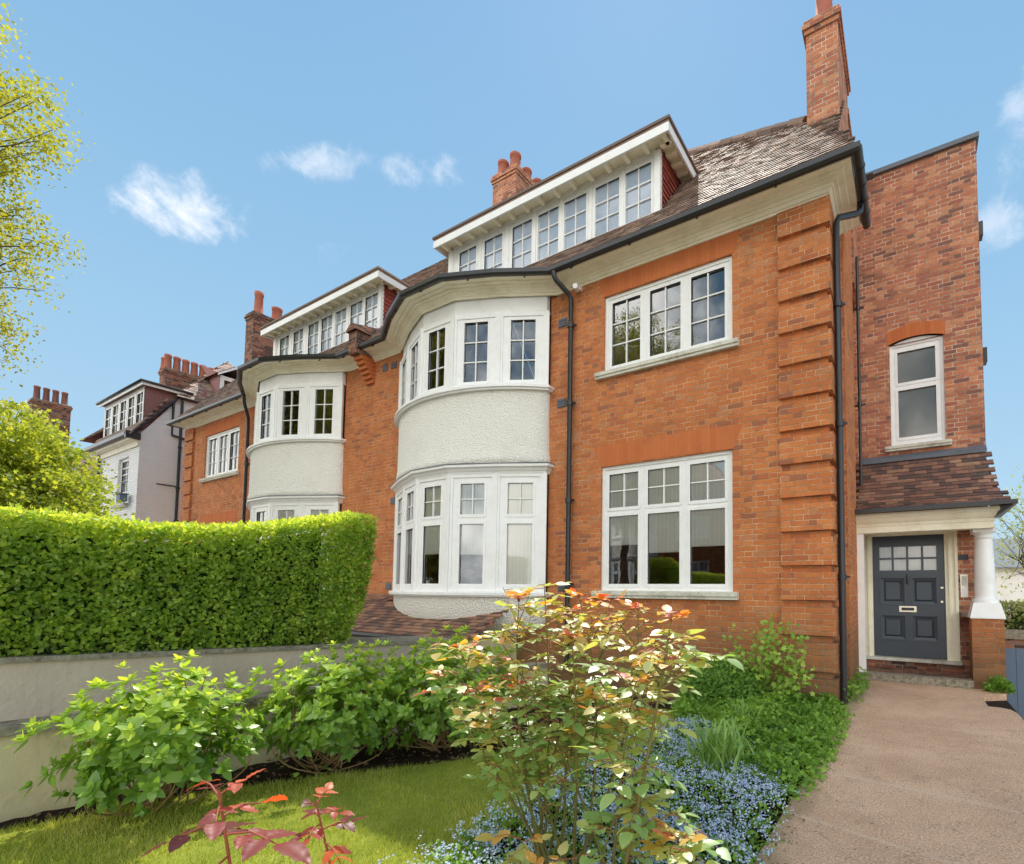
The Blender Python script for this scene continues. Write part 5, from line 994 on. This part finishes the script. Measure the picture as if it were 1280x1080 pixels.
def clump(name, label, c, n, h, sp, m, seed):
    global rng; rng = np.random.default_rng(seed); o = thing(name, c, label, 'plant'); pos = np.array(c)+rng.normal(size=(n, 3))*np.array([sp, sp, 0]); lean = rdir(n); lean[:, 2] = 0; ax = unit(lean*.38+np.array([0, 0, 1])); leaves('foliage', STRAP, pos, ax, lean*-1+np.array([0, 0, .01]), rng.uniform(h*.6, h, n), rng.random(n), m, o); return o
clump('daffodil_clump', 'clump of long strap-shaped bulb leaves rising from the blue flowers', (-1.35, 3.95, .0), 120, .42, .10, 'bulb_leaf', 3)
clump('daffodil_clump', 'small tuft of strap-shaped bulb leaves in the green ground cover behind', (-1.5, 5.2, .0), 45, .34, .07, 'bulb_leaf', 5)
rng = np.random.default_rng(12)
PF = thing('foot_plant', (1.02, 9.05, 0), 'little fern-green plant at the foot of the porch pier', 'plant'); n = 420; d = rdir(n); d[:, 2] = abs(d[:, 2]); pos = np.array([1.03, 9.06, .0])+d*np.array([.17, .12, .22])*rng.uniform(.4, 1, n)[:, None]; leaves('foliage', LOBED, pos, unit(d+rdir(n)*.6), unit(rdir(n)*.5+np.array([0, -.5, 1])), rng.uniform(.035, .06, n), rng.uniform(.1, .7, n), 'cover_leaf', PF)
PF2 = thing('foot_plant', (-.78, 8.2, 0), 'small weedy plant at the foot of the corner drainpipe', 'plant'); n = 500; pos = np.stack([rng.uniform(-.80, -.58, n), rng.uniform(7.0, 8.9, n), rng.random(n)**1.5*.22], 1); leaves('foliage', LOBED, pos, unit(rdir(n)+np.array([0, 0, .5])), unit(rdir(n)*.5+np.array([0, -.5, 1])), rng.uniform(.03, .055, n), rng.uniform(.1, .7, n), 'cover_leaf', PF2)

# ------------------------------------------------------------------ trees
def tree(name, label, base, fork, cen, rad, ncl, per, spread, lsize, leaf, T, seed, tr=.16, shell=.35, droop=0., flat_=1., cat='tree', group=None):
    global rng; rng = np.random.default_rng(seed); random.seed(seed); o = thing(name, base, label, cat, group)
    d = rdir(ncl); r = rng.uniform(shell, 1, ncl)**.7*(1+.18*nz3(d, 2.5, seed)); C_ = np.array(cen)+d*np.array(rad)*r[:, None]
    lines = [(curve(base, fork, (.1, .1, 0), 6), [tr*(1-.5*k/5) for k in range(6)])]; nl = max(5, ncl//14); limbs = []
    for i in range(nl):
        c = C_[i*(ncl//nl)]; e = Vector(fork).lerp(Vector(c), .6); L = curve(fork, e, ((c[0]-cen[0])*.06, (c[1]-cen[1])*.06, .25*rad[2]*.3), 7); limbs.append(L); lines.append((L, [tr*.45*(1-.75*k/6) for k in range(7)]))
    for c in C_:
        c = Vector(c); L = min(limbs, key=lambda l: (l[-1]-c).length); s = L[random.choice((3, 4, 5, 6))]; lines.append((curve(s, c, (random.gauss(0, .1), random.gauss(0, .1), .06*(c-s).length-droop*.2), 5), [tr*.10, tr*.08, tr*.06, tr*.04, tr*.02]))
    mb = MB()
    for q, (pts, r_) in enumerate(lines): mb.tube(pts, r_, 8 if q < 1+nl else 5, cap=False)
    mb.build('trunk', 'bark', o)
    idx = np.repeat(np.arange(ncl), per); n = len(idx); off = rng.normal(size=(n, 3))*np.array([spread, spread, spread*flat_]); pos = C_[idx]+off; pos[:, 2] -= droop*np.linalg.norm(off[:, :2], axis=1)*.6
    tone = rng.random(ncl)[idx]; hz = (pos[:, 2]-cen[2])/rad[2]
    leaves('crown', T, pos, unit(rdir(n)+np.array([0, 0, -.25-droop])), unit(rdir(n)*.7+np.array([0, 0, 1])), rng.uniform(*lsize, n), np.clip(.35+.25*tone+.12*hz+rng.normal(size=n)*.14, 0, 1), leaf, o); return o
tall = tree('tall_tree', 'tall tree with sparse yellow-green spring leaves at the upper left', (-16.5, -.8, -1.2), (-16.4, -.8, 4.2), (-16.5, -.8, 9.2), (4.1, 3.7, 5.6), 1500, 110, .19, (.05, .10), 'spring_leaf', DIA, 21, .28, .25)
tree('acer_tree', 'bushy yellow-green maple behind the left end of the hedge', (-12.6, 1.55, -1.2), (-12.5, 1.6, 1.5), (-12.6, 1.5, 3.12), (1.65, 1.5, 1.42), 620, 90, .15, (.04, .085), 'acer_leaf', LOBED, 22, .12, .2, .8, .36)
tree('blossom_tree', 'small tree with bare twisting branches and pale blossom right of the porch', (3.6, 17.5, -1.2), (3.3, 17.5, 1.0), (3.6, 17.6, 3.0), (2.2, 1.6, 1.9), 260, 22, .2, (.05, .11), 'blossom_leaf', DIA, 23, .11, .2)

# right-hand background
RB = thing('side_gate', (1.8, 10, -1.2), 'blue-grey painted boarded gate beyond the porch pier', 'gate'); c = MB()
for k in range(7): c.box(1.17+k*.19, 1.17+k*.19+.185, 10.0, 10.04, -1.2, .55)
c.box(1.16, 2.52, 10.04, 10.08, .42, .50); c.build('boards', 'slate_blue', RB)
BW = thing('brick_planter', (3, 14, -1.2), 'low brown brick planter wall under the flowering hedge right of the porch', 'wall'); c = MB(); c.box(1.5, 6, 13.9, 14.3, -1.2, .42); c.build('wall', 'brick_dark', BW); c = MB(); c.box(1.45, 6.05, 13.86, 14.34, .42, .62); c.build('coping', 'coping_stone', BW)
rng = np.random.default_rng(5)
FHG = thing('flowering_hedge', (3, 14.3, .6), 'yellow-green flowering hedge on the brown planter wall', 'hedge'); n = 7000; pos = np.stack([rng.uniform(1.5, 6, n), rng.uniform(13.95, 14.6, n), .62+rng.random(n)**.7*.60], 1); pos[:, 2] += .06*nz3(pos, 3.); leaves('foliage', DIA, pos, rdir(n), unit(rdir(n)+np.array([0, -.4, .7])), rng.uniform(.05, .10, n), np.clip(rng.random(n)*.9+.1, 0, 1), 'blossom_leaf', FHG); c = MB(); c.box(1.6, 5.9, 14.1, 14.5, .5, 1.0); c.build('inner_growth', 'twig_core', FHG)
PB = thing('pale_building', (8, 27, 0), 'low pale building with grey roof in the distance right of the porch', 'building'); c = MB(); c.box(2.2, 16, 27, 33, -1.2, 2.6); c.build('wall', 'pebbledash', PB); c = MB(); c.mesh([(1.9, 26.7, 2.5), (16.3, 26.7, 2.5), (16.3, 30, 4.0), (1.9, 30, 4.0), (16.3, 33.3, 2.5), (1.9, 33.3, 2.5)], [(0, 1, 2, 3), (3, 2, 4, 5)]); c.build('roof', 'lead', PB)

# ------------------------------------------------------------------ across the street (seen only in the window panes)
def copy_tree(o, parent=None):
    c = o.copy(); COL.objects.link(c)
    if parent is not None: c.parent = parent
    for ch in o.children: copy_tree(ch, c)
    return c
bpy.context.view_layer.update()
for src, dx, lab in ((H, -30, 'brick house across the street'), (G, -30, 'brick house across the street, the other half')):
    c = copy_tree(src); c.location = (-src.location.x+dx, -src.location.y-9.5, 0); c.rotation_euler = (0, 0, math.pi); c['label'] = 'orange brick '+lab+' behind the photographer'
for (x, y, rz, k) in ((8.5, -9.0, 1., 'left'), (-13.5, -10.5, 2.6, 'right')):
    c = copy_tree(tall); c.location = (x, y, -1.2); c.rotation_euler = (0, 0, rz); c['label'] = 'leafy street tree across the pavement, the %s one' % k; c['group'] = 'street trees'; c.scale = (1.15, 1.15, 1.15)
